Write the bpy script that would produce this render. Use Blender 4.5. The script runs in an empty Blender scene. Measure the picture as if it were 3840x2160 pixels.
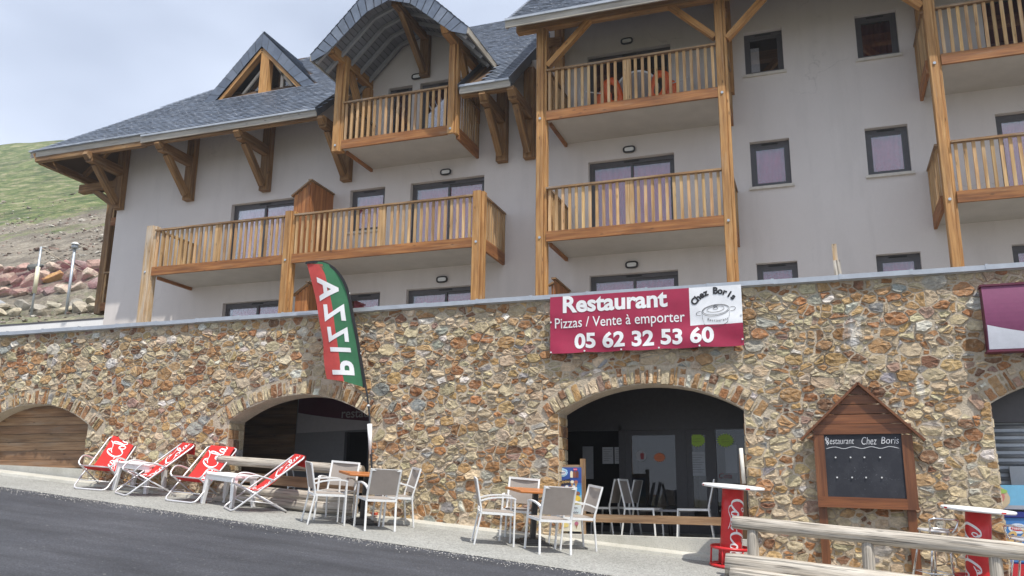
import bpy, bmesh, math, random
import numpy as np
from mathutils import Vector, Matrix, noise as mnoise
from mathutils.geometry import tessellate_polygon
random.seed(7)
SC = bpy.context.scene
COL = SC.collection
R = math.radians

# ------------------------------------------------------------------ camera
cam_data = bpy.data.cameras.new("camera")
cam = bpy.data.objects.new("camera", cam_data)
COL.objects.link(cam)
SC.camera = cam
cam_data.sensor_width = 36.0
cam_data.lens = 30.406
cam_data.clip_start = 0.1
cam_data.clip_end = 2000.0
_yaw, _pitch, _roll = R(-19.657), R(13.503), R(-0.6555)
_f = Vector((math.sin(_yaw)*math.cos(_pitch), math.cos(_yaw)*math.cos(_pitch), math.sin(_pitch)))
_r = Vector((math.cos(_yaw), -math.sin(_yaw), 0))
_d = _f.cross(_r)
_r2 = math.cos(_roll)*_r + math.sin(_roll)*_d
_d2 = -math.sin(_roll)*_r + math.cos(_roll)*_d
cam.matrix_world = Matrix((( _r2.x, -_d2.x, -_f.x, 0), (_r2.y, -_d2.y, -_f.y, 0), (_r2.z, -_d2.z, -_f.z, 0), (0, 0, 0, 1)))
SC.render.resolution_x, SC.render.resolution_y = 1024, 576

# ------------------------------------------------------------------ sky and sun
SUN = Vector((0.36, -0.34, 1.0)).normalized()
world = bpy.data.worlds.new("World")
SC.world = world
world.use_nodes = True
wn = world.node_tree
wn.nodes.clear()
w_out = wn.nodes.new("ShaderNodeOutputWorld")
w_bg = wn.nodes.new("ShaderNodeBackground")
w_sky = wn.nodes.new("ShaderNodeTexSky")
w_sky.sky_type = 'NISHITA'
w_sky.sun_disc = False
w_sky.sun_elevation = math.asin(SUN.z)
w_sky.sun_rotation = math.atan2(SUN.x, SUN.y)
w_sky.altitude = 1700.0
w_sky.air_density = 1.0
w_sky.dust_density = 3.0
w_tc = wn.nodes.new("ShaderNodeTexCoord")
w_map = wn.nodes.new("ShaderNodeMapping")
w_map.inputs["Scale"].default_value = (1.0, 1.0, 2.2)
w_map.inputs["Location"].default_value = (1.2, 2.4, 0.3)
w_noise = wn.nodes.new("ShaderNodeTexNoise")
w_noise.inputs["Scale"].default_value = 1.3
w_noise.inputs["Detail"].default_value = 4.5
w_noise.inputs["Roughness"].default_value = 0.5
w_ramp = wn.nodes.new("ShaderNodeValToRGB")
w_ramp.color_ramp.elements[0].position = 0.36
w_ramp.color_ramp.elements[0].color = (0.42, 0.42, 0.42, 1)
w_ramp.color_ramp.elements[1].position = 0.60
w_ramp.color_ramp.elements[1].color = (1.0, 1.0, 1.0, 1)
w_mix = wn.nodes.new("ShaderNodeMix")
w_mix.data_type = 'RGBA'
w_mix.inputs[7].default_value = (8.5, 9.5, 11.5, 1)      # thin bright cloud veil (times strength 0.1)
w_bg.inputs["Strength"].default_value = 0.09
wn.links.new(w_tc.outputs["Generated"], w_map.inputs["Vector"])
wn.links.new(w_map.outputs["Vector"], w_noise.inputs["Vector"])
wn.links.new(w_noise.outputs["Fac"], w_ramp.inputs["Fac"])
wn.links.new(w_ramp.outputs["Color"], w_mix.inputs[0])
wn.links.new(w_sky.outputs["Color"], w_mix.inputs[6])
wn.links.new(w_mix.outputs[2], w_bg.inputs["Color"])
wn.links.new(w_bg.outputs["Background"], w_out.inputs["Surface"])

sun_data = bpy.data.lights.new("sun", 'SUN')
sun_data.energy = 4.5
sun_data.angle = R(0.6)
sun_data.color = (1.0, 0.955, 0.88)
sun = bpy.data.objects.new("sun", sun_data)
COL.objects.link(sun)
sun.rotation_euler = SUN.to_track_quat('Z', 'Y').to_euler()
sun.location = (20, -20, 40)

SC.view_settings.view_transform = 'Standard'
SC.view_settings.look = 'None'
SC.view_settings.gamma = 1.0
SC.view_settings.exposure = 0.24

# ------------------------------------------------------------------ helpers
class MB:
    """collects shapes, then links them as one mesh object"""
    def __init__(s):
        s.v = []; s.f = []; s.c = []; s.uv = []; s.sm = []; s.mi = []; s.cur = 0
    def face(s, idx, col=(1, 1, 1), uv=None, smooth=False):
        s.f.append(tuple(idx)); s.c.append(col); s.sm.append(smooth); s.mi.append(s.cur)
        s.uv.append(uv if uv else [(0, 0)]*len(idx))
    def poly(s, pts, col=(1, 1, 1), uv=None):
        n = len(s.v); s.v += [tuple(p) for p in pts]
        s.face(range(n, n+len(pts)), col, uv)
    def bar(s, p0, p1, w, h, up=(0, 0, 1), col=(1, 1, 1), w1=None, h1=None, ch=0.0):
        """squared timber from p0 to p1 (w across, h along up); uv runs along the grain"""
        p0 = Vector(p0); p1 = Vector(p1); a = (p1-p0); L = a.length; a.normalize()
        up = Vector(up); side = a.cross(up)
        if side.length < 1e-4:
            side = a.cross(Vector((0, 1, 0)))
        side.normalize(); upv = side.cross(a).normalized()
        w1 = w if w1 is None else w1; h1 = h if h1 is None else h1
        def ring(p, ww, hh):
            if ch > 0:
                c = ch; W = ww/2; H = hh/2
                o = [(-W+c, -H), (W-c, -H), (W, -H+c), (W, H-c), (W-c, H), (-W+c, H), (-W, H-c), (-W, -H+c)]
            else:
                o = [(-ww/2, -hh/2), (ww/2, -hh/2), (ww/2, hh/2), (-ww/2, hh/2)]
            return [p+side*x+upv*y for x, y in o]
        r0 = ring(p0, w, h); r1 = ring(p1, w1, h1); n = len(r0); b = len(s.v)
        s.v += [tuple(q) for q in r0+r1]
        ou = random.random()*20; ov = random.random()*20
        per = 0.0
        for i in range(n):
            j = (i+1) % n; e = (r0[j]-r0[i]).length
            s.face((b+i, b+j, b+n+j, b+n+i), col, [(ou, ov+per), (ou, ov+per+e), (ou+L, ov+per+e), (ou+L, ov+per)])
            per += e
        s.face(tuple(range(b+n-1, b-1, -1)), col, [(ou+0.01*k, ov+0.02*k) for k in range(n)])
        s.face(tuple(range(b+n, b+2*n)), col, [(ou+0.01*k, ov+0.02*k) for k in range(n)])
    def box(s, x0, x1, y0, y1, z0, z1, col=(1, 1, 1), grain=0):
        c = [(x0+x1)/2, (y0+y1)/2, (z0+z1)/2]
        if grain == 0: s.bar((x0, c[1], c[2]), (x1, c[1], c[2]), y1-y0, z1-z0, (0, 0, 1), col)
        elif grain == 1: s.bar((c[0], y0, c[2]), (c[0], y1, c[2]), x1-x0, z1-z0, (0, 0, 1), col)
        else: s.bar((c[0], c[1], z0), (c[0], c[1], z1), x1-x0, y1-y0, (0, 1, 0), col)
    def tube(s, pts, r, n=8, col=(1, 1, 1), closed=False, caps=True, smooth=True, radii=None):
        pts = [Vector(p) for p in pts]; m = len(pts); b = len(s.v)
        prev = None; L = 0; ou = random.random()*20; Ls = []
        for i, p in enumerate(pts):
            if closed: t = pts[(i+1) % m]-pts[i-1]
            elif i == 0: t = pts[1]-pts[0]
            elif i == m-1: t = pts[-1]-pts[-2]
            else: t = (pts[i+1]-p).normalized()+(p-pts[i-1]).normalized()
            t.normalize()
            if prev is None:
                u = t.cross(Vector((0, 0, 1)))
                if u.length < 1e-3: u = t.cross(Vector((1, 0, 0)))
            else:
                u = prev-t*prev.dot(t)
            u.normalize(); prev = u; w = t.cross(u)
            rr = radii[i] if radii else r
            if i: L += (p-pts[i-1]).length
            Ls.append(L)
            for k in range(n):
                a = 2*math.pi*k/n
                s.v.append(tuple(p+(u*math.cos(a)+w*math.sin(a))*rr))
        segs = m if closed else m-1
        for i in range(segs):
            j = (i+1) % m
            for k in range(n):
                l = (k+1) % n
                v0, v1 = 2*math.pi*r*k/n, 2*math.pi*r*(k+1)/n
                L1 = Ls[j] if j else Ls[-1]+.05
                s.face((b+i*n+k, b+i*n+l, b+j*n+l, b+j*n+k), col, [(ou+Ls[i], v0), (ou+Ls[i], v1), (ou+L1, v1), (ou+L1, v0)], smooth)
        if caps and not closed:
            s.face(tuple(range(b+n-1, b-1, -1)), col); s.face(tuple(range(b+(m-1)*n, b+m*n)), col)
    def disc(s, c, r, t, n=32, col=(1, 1, 1), edge=None, bev=0.0):
        """flat round slab, axis z, top at c.z+t"""
        prof = [(r-bev, 0), (r, bev), (r, t-bev), (r-bev, t)] if bev else [(r, 0), (r, t)]
        b = len(s.v); m = len(prof)
        for (rr, z) in prof:
            for k in range(n):
                a = 2*math.pi*k/n; s.v.append((c[0]+rr*math.cos(a), c[1]+rr*math.sin(a), c[2]+z))
        for i in range(m-1):
            for k in range(n):
                l = (k+1) % n
                s.face((b+i*n+k, b+i*n+l, b+(i+1)*n+l, b+(i+1)*n+k), edge or col, None, True)
        s.face(tuple(range(b+n-1, b-1, -1)), col); s.face(tuple(range(b+(m-1)*n, b+m*n)), col)
    def prism(s, pts2, y0, y1, col=(1, 1, 1), axis='y'):
        """outline (x, z) given thickness from y0 to y1"""
        n = len(pts2); b = len(s.v)
        for y in (y0, y1):
            for (x, z) in pts2: s.v.append((x, y, z) if axis == 'y' else ((y, x, z) if axis == 'x' else (x, z, y)))
        tri = tessellate_polygon([[Vector((p[0], p[1], 0)) for p in pts2]])
        for t in tri:
            s.face((b+t[0], b+t[1], b+t[2]), col, [(pts2[q][0], pts2[q][1]) for q in t]); s.face((b+n+t[2], b+n+t[1], b+n+t[0]), col, [(pts2[q][0], pts2[q][1]) for q in (t[2], t[1], t[0])])
        for i in range(n):
            j = (i+1) % n; L = math.hypot(pts2[j][0]-pts2[i][0], pts2[j][1]-pts2[i][1])
            s.face((b+i, b+j, b+n+j, b+n+i), col, [(0, 0), (L, 0), (L, y1-y0), (0, y1-y0)])
    def add(s, verts, faces, col=(1, 1, 1), smooth=False, uvs=None):
        b = len(s.v); s.v += [tuple(p) for p in verts]
        for f in faces:
            s.face([b+i for i in f], col, [uvs[i] for i in f] if uvs else None, smooth)
    def mesh(s, name, mats):
        me = bpy.data.meshes.new(name)
        me.from_pydata(s.v, [], s.f)
        if not isinstance(mats, (list, tuple)): mats = [mats]
        for m in mats: me.materials.append(m)
        uvl = me.uv_layers.new(name="UVMap")
        flat = [c for f in s.uv for p in f for c in p]
        uvl.data.foreach_set("uv", flat)
        ca = me.color_attributes.new("Col", 'FLOAT_COLOR', 'CORNER')
        cols = []
        for f, c in zip(s.f, s.c):
            cols += [c[0], c[1], c[2], 1.0]*len(f)
        ca.data.foreach_set("color", cols)
        me.polygons.foreach_set("use_smooth", s.sm)
        me.polygons.foreach_set("material_index", s.mi)
        me.validate()
        bm = bmesh.new(); bm.from_mesh(me)
        bmesh.ops.recalc_face_normals(bm, faces=bm.faces); bm.to_mesh(me); bm.free()
        me.update()
        return me
    def build(s, name, mats, parent=None, label=None):
        o = bpy.data.objects.new(name, s.mesh(name, mats)); COL.objects.link(o)
        if parent is not None: attach(o, parent)
        if label: o["label"] = label
        return o

WORLD_ROOTS = set()
def attach(o, parent):
    o.parent = parent
    if parent.name in WORLD_ROOTS:              # parts written in world coordinates
        o.matrix_parent_inverse = Matrix.Translation(parent.location).inverted()

def tag(o, label, cat, group=None):
    o["label"] = label; o["category"] = cat
    if group: o["group"] = group
    return o
def empty(name, loc=(0, 0, 0), world=False):
    o = bpy.data.objects.new(name, None); COL.objects.link(o); o.location = loc
    o.empty_display_size = 0.2
    if world: WORLD_ROOTS.add(o.name)
    return o
def struct(name, mb, mats, kind="structure"):
    o = mb.build(name, mats); o["kind"] = kind
    return o
def copy_tree(o, parent=None):
    c = o.copy(); COL.objects.link(c); c.parent = parent
    for ch in list(o.children): copy_tree(ch, c)
    return c

# terrain: the street falls to the right and rises towards the building
GA, GB = -0.085, 0.045
def gz(x, y): return -0.67 + GA*(x+4.0) + GB*(y-12.2)
GN = Vector((-GA, -GB, 1)).normalized()
def ground_rot(dirx, diry):
    """rotation whose local +Y looks along (dirx, diry), standing square on the sloping street"""
    y = Vector((dirx, diry, 0)); y = (y-GN*y.dot(GN)).normalized(); x = y.cross(GN)
    return Matrix((x, y, GN)).transposed().to_euler()
def stand(o, x, y, d, dz=0.0):
    o.location = (x, y, gz(x, y)+dz); o.rotation_euler = ground_rot(*d); return o

def text_geo(txt, size=1.0, bold=0.0, shear=0.0, spacing=1.0, depth=0.0):
    """(verts, faces) of a line of lettering, lower left at the origin, in the x-y plane"""
    cu = bpy.data.curves.new("txt", 'FONT')
    cu.body = txt; cu.size = size; cu.offset = bold; cu.shear = shear; cu.space_character = spacing
    cu.extrude = depth; cu.resolution_u = 4
    ob = bpy.data.objects.new("txt", cu); COL.objects.link(ob)
    dg = bpy.context.evaluated_depsgraph_get()
    me = bpy.data.meshes.new_from_object(ob.evaluated_get(dg))
    vs = [tuple(v.co) for v in me.vertices]; fs = [tuple(p.vertices) for p in me.polygons]
    bpy.data.objects.remove(ob); bpy.data.curves.remove(cu); bpy.data.meshes.remove(me)
    return vs, fs
def fit_text(txt, w, h, bold=0.0, shear=0.0, spacing=1.0):
    """lettering scaled to exactly w by h, lower left at the origin"""
    vs, fs = text_geo(txt, 1.0, bold, shear, spacing)
    xs = [v[0] for v in vs]; ys = [v[1] for v in vs]
    x0, x1, y0, y1 = min(xs), max(xs), min(ys), max(ys)
    return [((v[0]-x0)/(x1-x0)*w, (v[1]-y0)/(y1-y0)*h) for v in vs], fs

def smooth_line(pts, n=6):
    out = []; P = [pts[0]]+list(pts)+[pts[-1]]
    for i in range(1, len(P)-2):
        p0, p1, p2, p3 = P[i-1], P[i], P[i+1], P[i+2]
        for k in range(n):
            t = k/n
            out.append(tuple(0.5*((2*p1[q])+(-p0[q]+p2[q])*t+(2*p0[q]-5*p1[q]+4*p2[q]-p3[q])*t*t+(-p0[q]+3*p1[q]-3*p2[q]+p3[q])*t**3) for q in range(len(p1))))
    out.append(tuple(pts[-1]))
    return out
def ribbon(pts, w0, w1, nib=R(55)):
    """pen stroke: quads in 2-D whose width changes with direction like a broad nib"""
    vs = []; fs = []; m = len(pts)
    for i, p in enumerate(pts):
        a = pts[max(i-1, 0)]; b = pts[min(i+1, m-1)]
        dx, dy = b[0]-a[0], b[1]-a[1]; L = math.hypot(dx, dy) or 1
        ang = math.atan2(dy, dx); w = w0+(w1-w0)*abs(math.sin(ang-nib+R(90)))**1.5 if False else w0+(w1-w0)*abs(math.sin(ang))**1.2
        tp = min(1.0, 0.35+min(i, m-1-i)/3.0)
        w *= tp
        nx, ny = -dy/L*w/2, dx/L*w/2
        vs += [(p[0]+nx, p[1]+ny), (p[0]-nx, p[1]-ny)]
    for i in range(m-1): fs.append((2*i, 2*i+1, 2*i+3, 2*i+2))
    return vs, fs
def script_logo(wt=1.0):
    """flowing white script of two capital Cs with small letters, about 10 wide and 3.4 high"""
    S = []
    big = [(2.05, 2.35), (1.75, 2.95), (1.15, 2.75), (0.55, 1.9), (0.28, 1.0), (0.55, 0.25), (1.15, 0.1), (1.8, 0.55), (2.2, 1.0)]
    loop = [(1.55, 1.75), (1.95, 2.0), (2.05, 2.35), (1.85, 2.6), (1.55, 2.35), (1.5, 1.9), (1.8, 1.7)]
    def put(p, dx, dy=0, sx=1, sy=1): return [(x*sx+dx, y*sy+dy) for x, y in p]
    S += [(put(big, 0), .16, .5), (put(loop, 0.02), .1, .2)]
    o = [(0.75, 1.3), (0.4, 1.25), (0.15, 0.75), (0.25, 0.2), (0.6, 0.15), (0.88, 0.65), (0.8, 1.2), (0.6, 1.3), (0.62, 1.05), (1.1, 1.05)]
    c = [(0.8, 1.15), (0.55, 1.3), (0.2, 0.85), (0.2, 0.3), (0.5, 0.1), (0.95, 0.5)]
    a = [(0.8, 1.2), (0.45, 1.3), (0.12, 0.75), (0.22, 0.2), (0.5, 0.25), (0.8, 1.2), (0.72, 0.4), (0.9, 0.12), (1.25, 0.5)]
    l = [(0.0, 0.5), (0.45, 1.3), (0.75, 2.4), (0.6, 2.75), (0.35, 2.3), (0.22, 0.8), (0.4, 0.15), (0.8, 0.5)]
    S += [(put(o, 1.95), .13, .34), (put(c, 2.95), .13, .34), (put(a, 3.75), .13, .34)]
    S += [([(4.85, 0.95), (5.15, 1.05), (5.4, 0.98)], .2, .2)]
    S += [(put(big, 5.15), .16, .5)]
    S += [([(6.2, 1.95), (6.9, 2.35), (7.8, 2.5), (8.5, 2.85), (8.9, 3.3)], .12, .3), ([(6.7, 2.3), (6.75, 2.65), (7.05, 2.75), (7.2, 2.5), (6.95, 2.3)], .08, .14)]
    S += [(put(o, 7.05), .13, .34), (put(l, 8.05), .13, .34), (put(a, 8.7), .13, .34)]
    S += [([(1.1, .1), (1.4, -.25), (2.1, -.35), (3.2, .0), (4.2, -.1), (4.9, -.35)], .07, .3)]
    V = []; F = []
    for p, w0, w1 in S:
        vs, fs = ribbon(smooth_line(p, 5), w0*wt, w1*wt); b = len(V)
        V += vs; F += [tuple(b+i for i in f) for f in fs]
    return V, F

# ------------------------------------------------------------------ materials
MATS = {}
def new_mat(name):
    m = bpy.data.materials.new(name); m.use_nodes = True
    nt = m.node_tree; b = nt.nodes["Principled BSDF"]
    MATS[name] = m
    return m, nt, b
def N(nt, t, **kw):
    n = nt.nodes.new(t)
    for k, v in kw.items():
        if k in n.inputs.keys(): n.inputs[k].default_value = v
        else: setattr(n, k, v)
    return n
def ramp(nt, stops):
    r = nt.nodes.new("ShaderNodeValToRGB"); e = r.color_ramp.elements
    while len(e) < len(stops): e.new(0.5)
    for i, (p, c) in enumerate(stops):
        e[i].position = p; e[i].color = (c[0], c[1], c[2], 1) if not isinstance(c, (int, float)) else (c, c, c, 1)
    return r
def mixc(nt, fac, a, b, mode='MIX'):
    m = nt.nodes.new("ShaderNodeMix"); m.data_type = 'RGBA'; m.blend_type = mode
    for sock, v in ((m.inputs[0], fac), (m.inputs[6], a), (m.inputs[7], b)):
        if isinstance(v, bpy.types.NodeSocket): nt.links.new(v, sock)
        elif isinstance(v, (int, float)): sock.default_value = v
        else: sock.default_value = (v[0], v[1], v[2], 1)
    return m.outputs[2]
def coords(nt, kind="Object", scale=(1, 1, 1)):
    t = nt.nodes.new("ShaderNodeTexCoord"); m = nt.nodes.new("ShaderNodeMapping")
    m.inputs["Scale"].default_value = scale
    nt.links.new(t.outputs[kind], m.inputs["Vector"]); return m.outputs["Vector"]
def noise_tex(nt, vec, scale, detail=4, rough=0.55):
    n = N(nt, "ShaderNodeTexNoise", Scale=scale, Detail=detail, Roughness=rough)
    nt.links.new(vec, n.inputs["Vector"]); return n.outputs["Fac"]
def bump(nt, b, h, strength=0.3, dist=0.01):
    n = N(nt, "ShaderNodeBump", Strength=strength, Distance=dist)
    nt.links.new(h, n.inputs["Height"]); nt.links.new(n.outputs["Normal"], b.inputs["Normal"]); return n
def vcol(nt):
    return N(nt, "ShaderNodeVertexColor", layer_name="Col").outputs["Color"]

def wood(name, light, mid, dark, grey=0.0, greycol=(0.36, 0.34, 0.31), rough=0.7, knots=True, crack=0.0):
    """planed timber: grain follows the uv's first axis"""
    m, nt, b = new_mat(name)
    L = nt.links
    v1 = coords(nt, "UV", (1.1, 16, 1)); v2 = coords(nt, "UV", (2.0, 90, 1)); v3 = coords(nt, "UV", (0.6, 2.2, 1))
    n1 = noise_tex(nt, v1, 1.0, 5, 0.6); n2 = noise_tex(nt, v2, 1.0, 3, 0.6); n3 = noise_tex(nt, v3, 1.3, 3, 0.5)
    r = ramp(nt, [(0.30, dark), (0.5, mid), (0.69, light)]); L.new(n1, r.inputs["Fac"])
    fine = ramp(nt, [(0.3, 0.72), (0.65, 1.08)]); L.new(n2, fine.inputs["Fac"])
    c = mixc(nt, 1.0, r.outputs["Color"], fine.outputs["Color"], 'MULTIPLY')
    big = ramp(nt, [(0.3, 0.75), (0.7, 1.15)]); L.new(n3, big.inputs["Fac"])
    c = mixc(nt, 1.0, c, big.outputs["Color"], 'MULTIPLY')
    if grey > 0:
        g = ramp(nt, [(0.62-grey*0.4, 0.0), (0.80-grey*0.3, min(1.0, grey+0.25))]); L.new(noise_tex(nt, coords(nt, "UV", (0.8, 5, 1)), 1.7, 4, 0.6), g.inputs["Fac"])
        gc = mixc(nt, 1.0, (*greycol,), fine.outputs["Color"], 'MULTIPLY')
        c = mixc(nt, g.outputs["Color"], c, gc)
    if knots:
        vo = N(nt, "ShaderNodeTexVoronoi", Scale=1.0); L.new(coords(nt, "UV", (2.3, 8, 1)), vo.inputs["Vector"])
        k = ramp(nt, [(0.05, 0.35), (0.13, 1.0)]); L.new(vo.outputs["Distance"], k.inputs["Fac"])
        c = mixc(nt, 1.0, c, k.outputs["Color"], 'MULTIPLY')
    if crack > 0:
        cn = noise_tex(nt, coords(nt, "UV", (1.3, 26, 1)), 1.0, 3, 0.55)
        cr = ramp(nt, [(0.385, 1.0-crack), (0.45, 1.0)]); L.new(cn, cr.inputs["Fac"])
        c = mixc(nt, 1.0, c, cr.outputs["Color"], 'MULTIPLY')
        n2 = mth2(nt, n2, cr.outputs["Color"])
    c = mixc(nt, 1.0, c, vcol(nt), 'MULTIPLY')
    L.new(c, b.inputs["Base Color"]); b.inputs["Roughness"].default_value = rough
    bump(nt, b, n2, 0.25 if crack == 0 else 0.7, 0.004 if crack == 0 else 0.012)
    return m
def mth2(nt, a, c):
    q = nt.nodes.new("ShaderNodeMath"); q.operation = 'MULTIPLY'; nt.links.new(a, q.inputs[0]); nt.links.new(c, q.inputs[1]); return q.outputs[0]
def painted(name, col, rough=0.5, metal=0.0, var=0.12, bumps=0.0, scale=14, spec=None, attr=False):
    m, nt, b = new_mat(name); L = nt.links
    n = noise_tex(nt, coords(nt, "Object", (1, 1, 1)), scale, 4, 0.6)
    r = ramp(nt, [(0.3, 1-var), (0.7, 1+var*0.4)]); L.new(n, r.inputs["Fac"])
    base = vcol(nt) if attr else col
    c = mixc(nt, 1.0, base, r.outputs["Color"], 'MULTIPLY')
    if attr: c = mixc(nt, 1.0, c, col, 'MULTIPLY')
    L.new(c, b.inputs["Base Color"])
    b.inputs["Roughness"].default_value = rough; b.inputs["Metallic"].default_value = metal
    if spec is not None: b.inputs["Specular IOR Level"].default_value = spec
    if bumps: bump(nt, b, n, bumps, 0.01)
    return m

wood("post_wood", (0.57, 0.332, 0.130), (0.445, 0.224, 0.072), (0.26, 0.110, 0.032), 0.13, (0.55, 0.45, 0.33))
wood("pale_post_wood", (0.62, 0.44, 0.26), (0.50, 0.33, 0.17), (0.33, 0.19, 0.085), 0.5, (0.56, 0.50, 0.42))
wood("beam_wood", (0.45, 0.205, 0.064), (0.32, 0.124, 0.034), (0.18, 0.062, 0.016), 0.13, (0.46, 0.34, 0.22))
wood("baluster_wood", (0.68, 0.48, 0.26), (0.55, 0.34, 0.155), (0.34, 0.18, 0.068), 0.24, (0.60, 0.50, 0.38))
wood("rail_wood", (0.42, 0.265, 0.13), (0.31, 0.175, 0.075), (0.17, 0.085, 0.034), 0.35, (0.38, 0.34, 0.29))
wood("screen_wood", (0.50, 0.22, 0.075), (0.38, 0.15, 0.045), (0.24, 0.085, 0.026), 0.0)
wood("bracket_wood", (0.36, 0.205, 0.080), (0.25, 0.130, 0.045), (0.14, 0.062, 0.020), 0.2, (0.33, 0.28, 0.21))
wood("fascia_wood", (0.52, 0.48, 0.40), (0.44, 0.40, 0.34), (0.30, 0.26, 0.22), 0.3, (0.48, 0.47, 0.45))
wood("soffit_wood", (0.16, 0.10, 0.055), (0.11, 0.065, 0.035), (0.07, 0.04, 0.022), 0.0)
wood("plank_wood", (0.42, 0.27, 0.15), (0.31, 0.185, 0.095), (0.17, 0.095, 0.05), 0.3, (0.33, 0.27, 0.20))
wood("log_wood", (0.66, 0.61, 0.53), (0.52, 0.465, 0.39), (0.34, 0.29, 0.23), 0.2, (0.60, 0.57, 0.52), crack=0.6)
wood("board_wood", (0.25, 0.098, 0.036), (0.19, 0.068, 0.025), (0.11, 0.038, 0.015), 0.0, rough=0.45, knots=False)
wood("table_wood", (0.62, 0.24, 0.065), (0.52, 0.18, 0.045), (0.38, 0.12, 0.03), 0.0, rough=0.35, knots=False)

painted("white_metal", (0.80, 0.80, 0.79), 0.35, var=0.06)
painted("white_plastic", (0.84, 0.84, 0.83), 0.45, var=0.06)
painted("aluminium", (0.74, 0.73, 0.74), 0.38, 0.45, var=0.08)
painted("chrome", (0.80, 0.80, 0.80), 0.14, 1.0, var=0.05)
painted("black_metal", (0.022, 0.022, 0.024), 0.45, var=0.2)
painted("dark_frame", (0.085, 0.080, 0.086), 0.45, var=0.15)
painted("lamp_white", (0.72, 0.73, 0.72), 0.3, var=0.05)
painted("red_paint", (0.60, 0.022, 0.025), 0.33, var=0.12)
painted("white_render", (0.82, 0.80, 0.78), 0.9, var=0.06, scale=3)
painted("letter_white", (0.82, 0.82, 0.82), 0.55, var=0.05)
painted("zinc", (0.46, 0.49, 0.53), 0.42, 0.35, var=0.15, scale=5)
painted("coloured", (1, 1, 1), 0.5, var=0.08, attr=True)
painted("rubber_black", (0.015, 0.015, 0.016), 0.7, var=0.2)
painted("blind_cloth", (0.22, 0.25, 0.31), 0.8)  # grey-blue standing in for the sky mirrored in the dormer pane
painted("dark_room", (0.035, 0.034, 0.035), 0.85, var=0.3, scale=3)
painted("galvanised", (0.50, 0.54, 0.58), 0.4, 0.6, var=0.15, scale=6)
painted("orange_plastic", (0.90, 0.15, 0.03), 0.4, var=0.08)
painted("slab_paint", (0.50, 0.465, 0.415), 0.85, var=0.10, scale=2.5, bumps=0.05)
painted("terrace_slab", (0.26, 0.25, 0.23), 0.9, var=0.2, scale=3)
painted("sill_stone", (0.60, 0.56, 0.50), 0.8, var=0.15, scale=9)

def fabric(name, col, weave=420, trans=0.0, var=0.15, attr=False):
    m, nt, b = new_mat(name); L = nt.links
    n = noise_tex(nt, coords(nt, "Object"), 9, 4, 0.6)
    r = ramp(nt, [(0.3, 1-var), (0.7, 1.05)]); L.new(n, r.inputs["Fac"])
    w = noise_tex(nt, coords(nt, "Object"), weave, 1, 0.5)
    c = mixc(nt, 1.0, vcol(nt) if attr else col, r.outputs["Color"], 'MULTIPLY')
    L.new(c, b.inputs["Base Color"]); b.inputs["Roughness"].default_value = 0.85
    bump(nt, b, w, 0.25, 0.002)
    if trans > 0:
        t = N(nt, "ShaderNodeBsdfTranslucent"); L.new(c, t.inputs["Color"])
        mx = N(nt, "ShaderNodeMixShader", Fac=trans)
        out = nt.nodes["Material Output"]
        L.new(b.outputs[0], mx.inputs[1]); L.new(t.outputs[0], mx.inputs[2]); L.new(mx.outputs[0], out.inputs["Surface"])
    return m
fabric("red_canvas", (0.66, 0.035, 0.030), 500, 0.2)
fabric("taupe_mesh", (0.37, 0.325, 0.29), 700, 0.16, 0.08)
fabric("flag_cloth", (1, 1, 1), 600, 0.3, 0.12, attr=True)
fabric("vinyl", (1, 1, 1), 300, 0.0, 0.06, attr=True); MATS["vinyl"].node_tree.nodes["Principled BSDF"].inputs["Roughness"].default_value = 0.5
fabric("dark_curtain", (0.11, 0.012, 0.022), 200, 0.0, 0.25)  # the curtain red darkened for top-floor panes that mirror no sky
fabric("curtain_cloth", (0.62, 0.060, 0.15), 200, 0.0, 0.25)

def stucco():
    m, nt, b = new_mat("stucco"); L = nt.links
    v = coords(nt, "Object")
    n1 = noise_tex(nt, v, 0.45, 5, 0.6); n2 = noise_tex(nt, v, 90, 3, 0.6); n3 = noise_tex(nt, coords(nt, "Object", (2.2, 2.2, 0.35)), 1.4, 4, 0.6)
    r1 = ramp(nt, [(0.25, (0.610, 0.562, 0.535)), (0.75, (0.680, 0.632, 0.602))]); L.new(n1, r1.inputs["Fac"])
    r3 = ramp(nt, [(0.25, 0.93), (0.5, 1.0)]); L.new(n3, r3.inputs["Fac"])
    r2 = ramp(nt, [(0.3, 0.94), (0.7, 1.03)]); L.new(n2, r2.inputs["Fac"])
    c = mixc(nt, 1.0, r1.outputs["Color"], r3.outputs["Color"], 'MULTIPLY'); c = mixc(nt, 1.0, c, r2.outputs["Color"], 'MULTIPLY')
    # hairline cracks and patches of repair
    vo = N(nt, "ShaderNodeTexVoronoi", feature='DISTANCE_TO_EDGE', Scale=0.42)
    nz = N(nt, "ShaderNodeTexNoise", Scale=2.5, Detail=5.0); L.new(v, nz.inputs["Vector"])
    vm = N(nt, "ShaderNodeVectorMath", operation='ADD'); L.new(v, vm.inputs[0]); L.new(nz.outputs["Color"], vm.inputs[1]); L.new(vm.outputs[0], vo.inputs["Vector"])
    ck = ramp(nt, [(0.0, 0.80), (0.006, 1.0)]); L.new(vo.outputs["Distance"], ck.inputs["Fac"])
    msk = ramp(nt, [(0.56, 0.0), (0.62, 1.0)]); L.new(noise_tex(nt, v, 0.5, 2, 0.5), msk.inputs["Fac"])
    c = mixc(nt, msk.outputs["Color"], c, mixc(nt, 1.0, c, ck.outputs["Color"], 'MULTIPLY'))
    L.new(c, b.inputs["Base Color"]); b.inputs["Roughness"].default_value = 0.92
    bump(nt, b, n2, 0.35, 0.006)
stucco()

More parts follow.
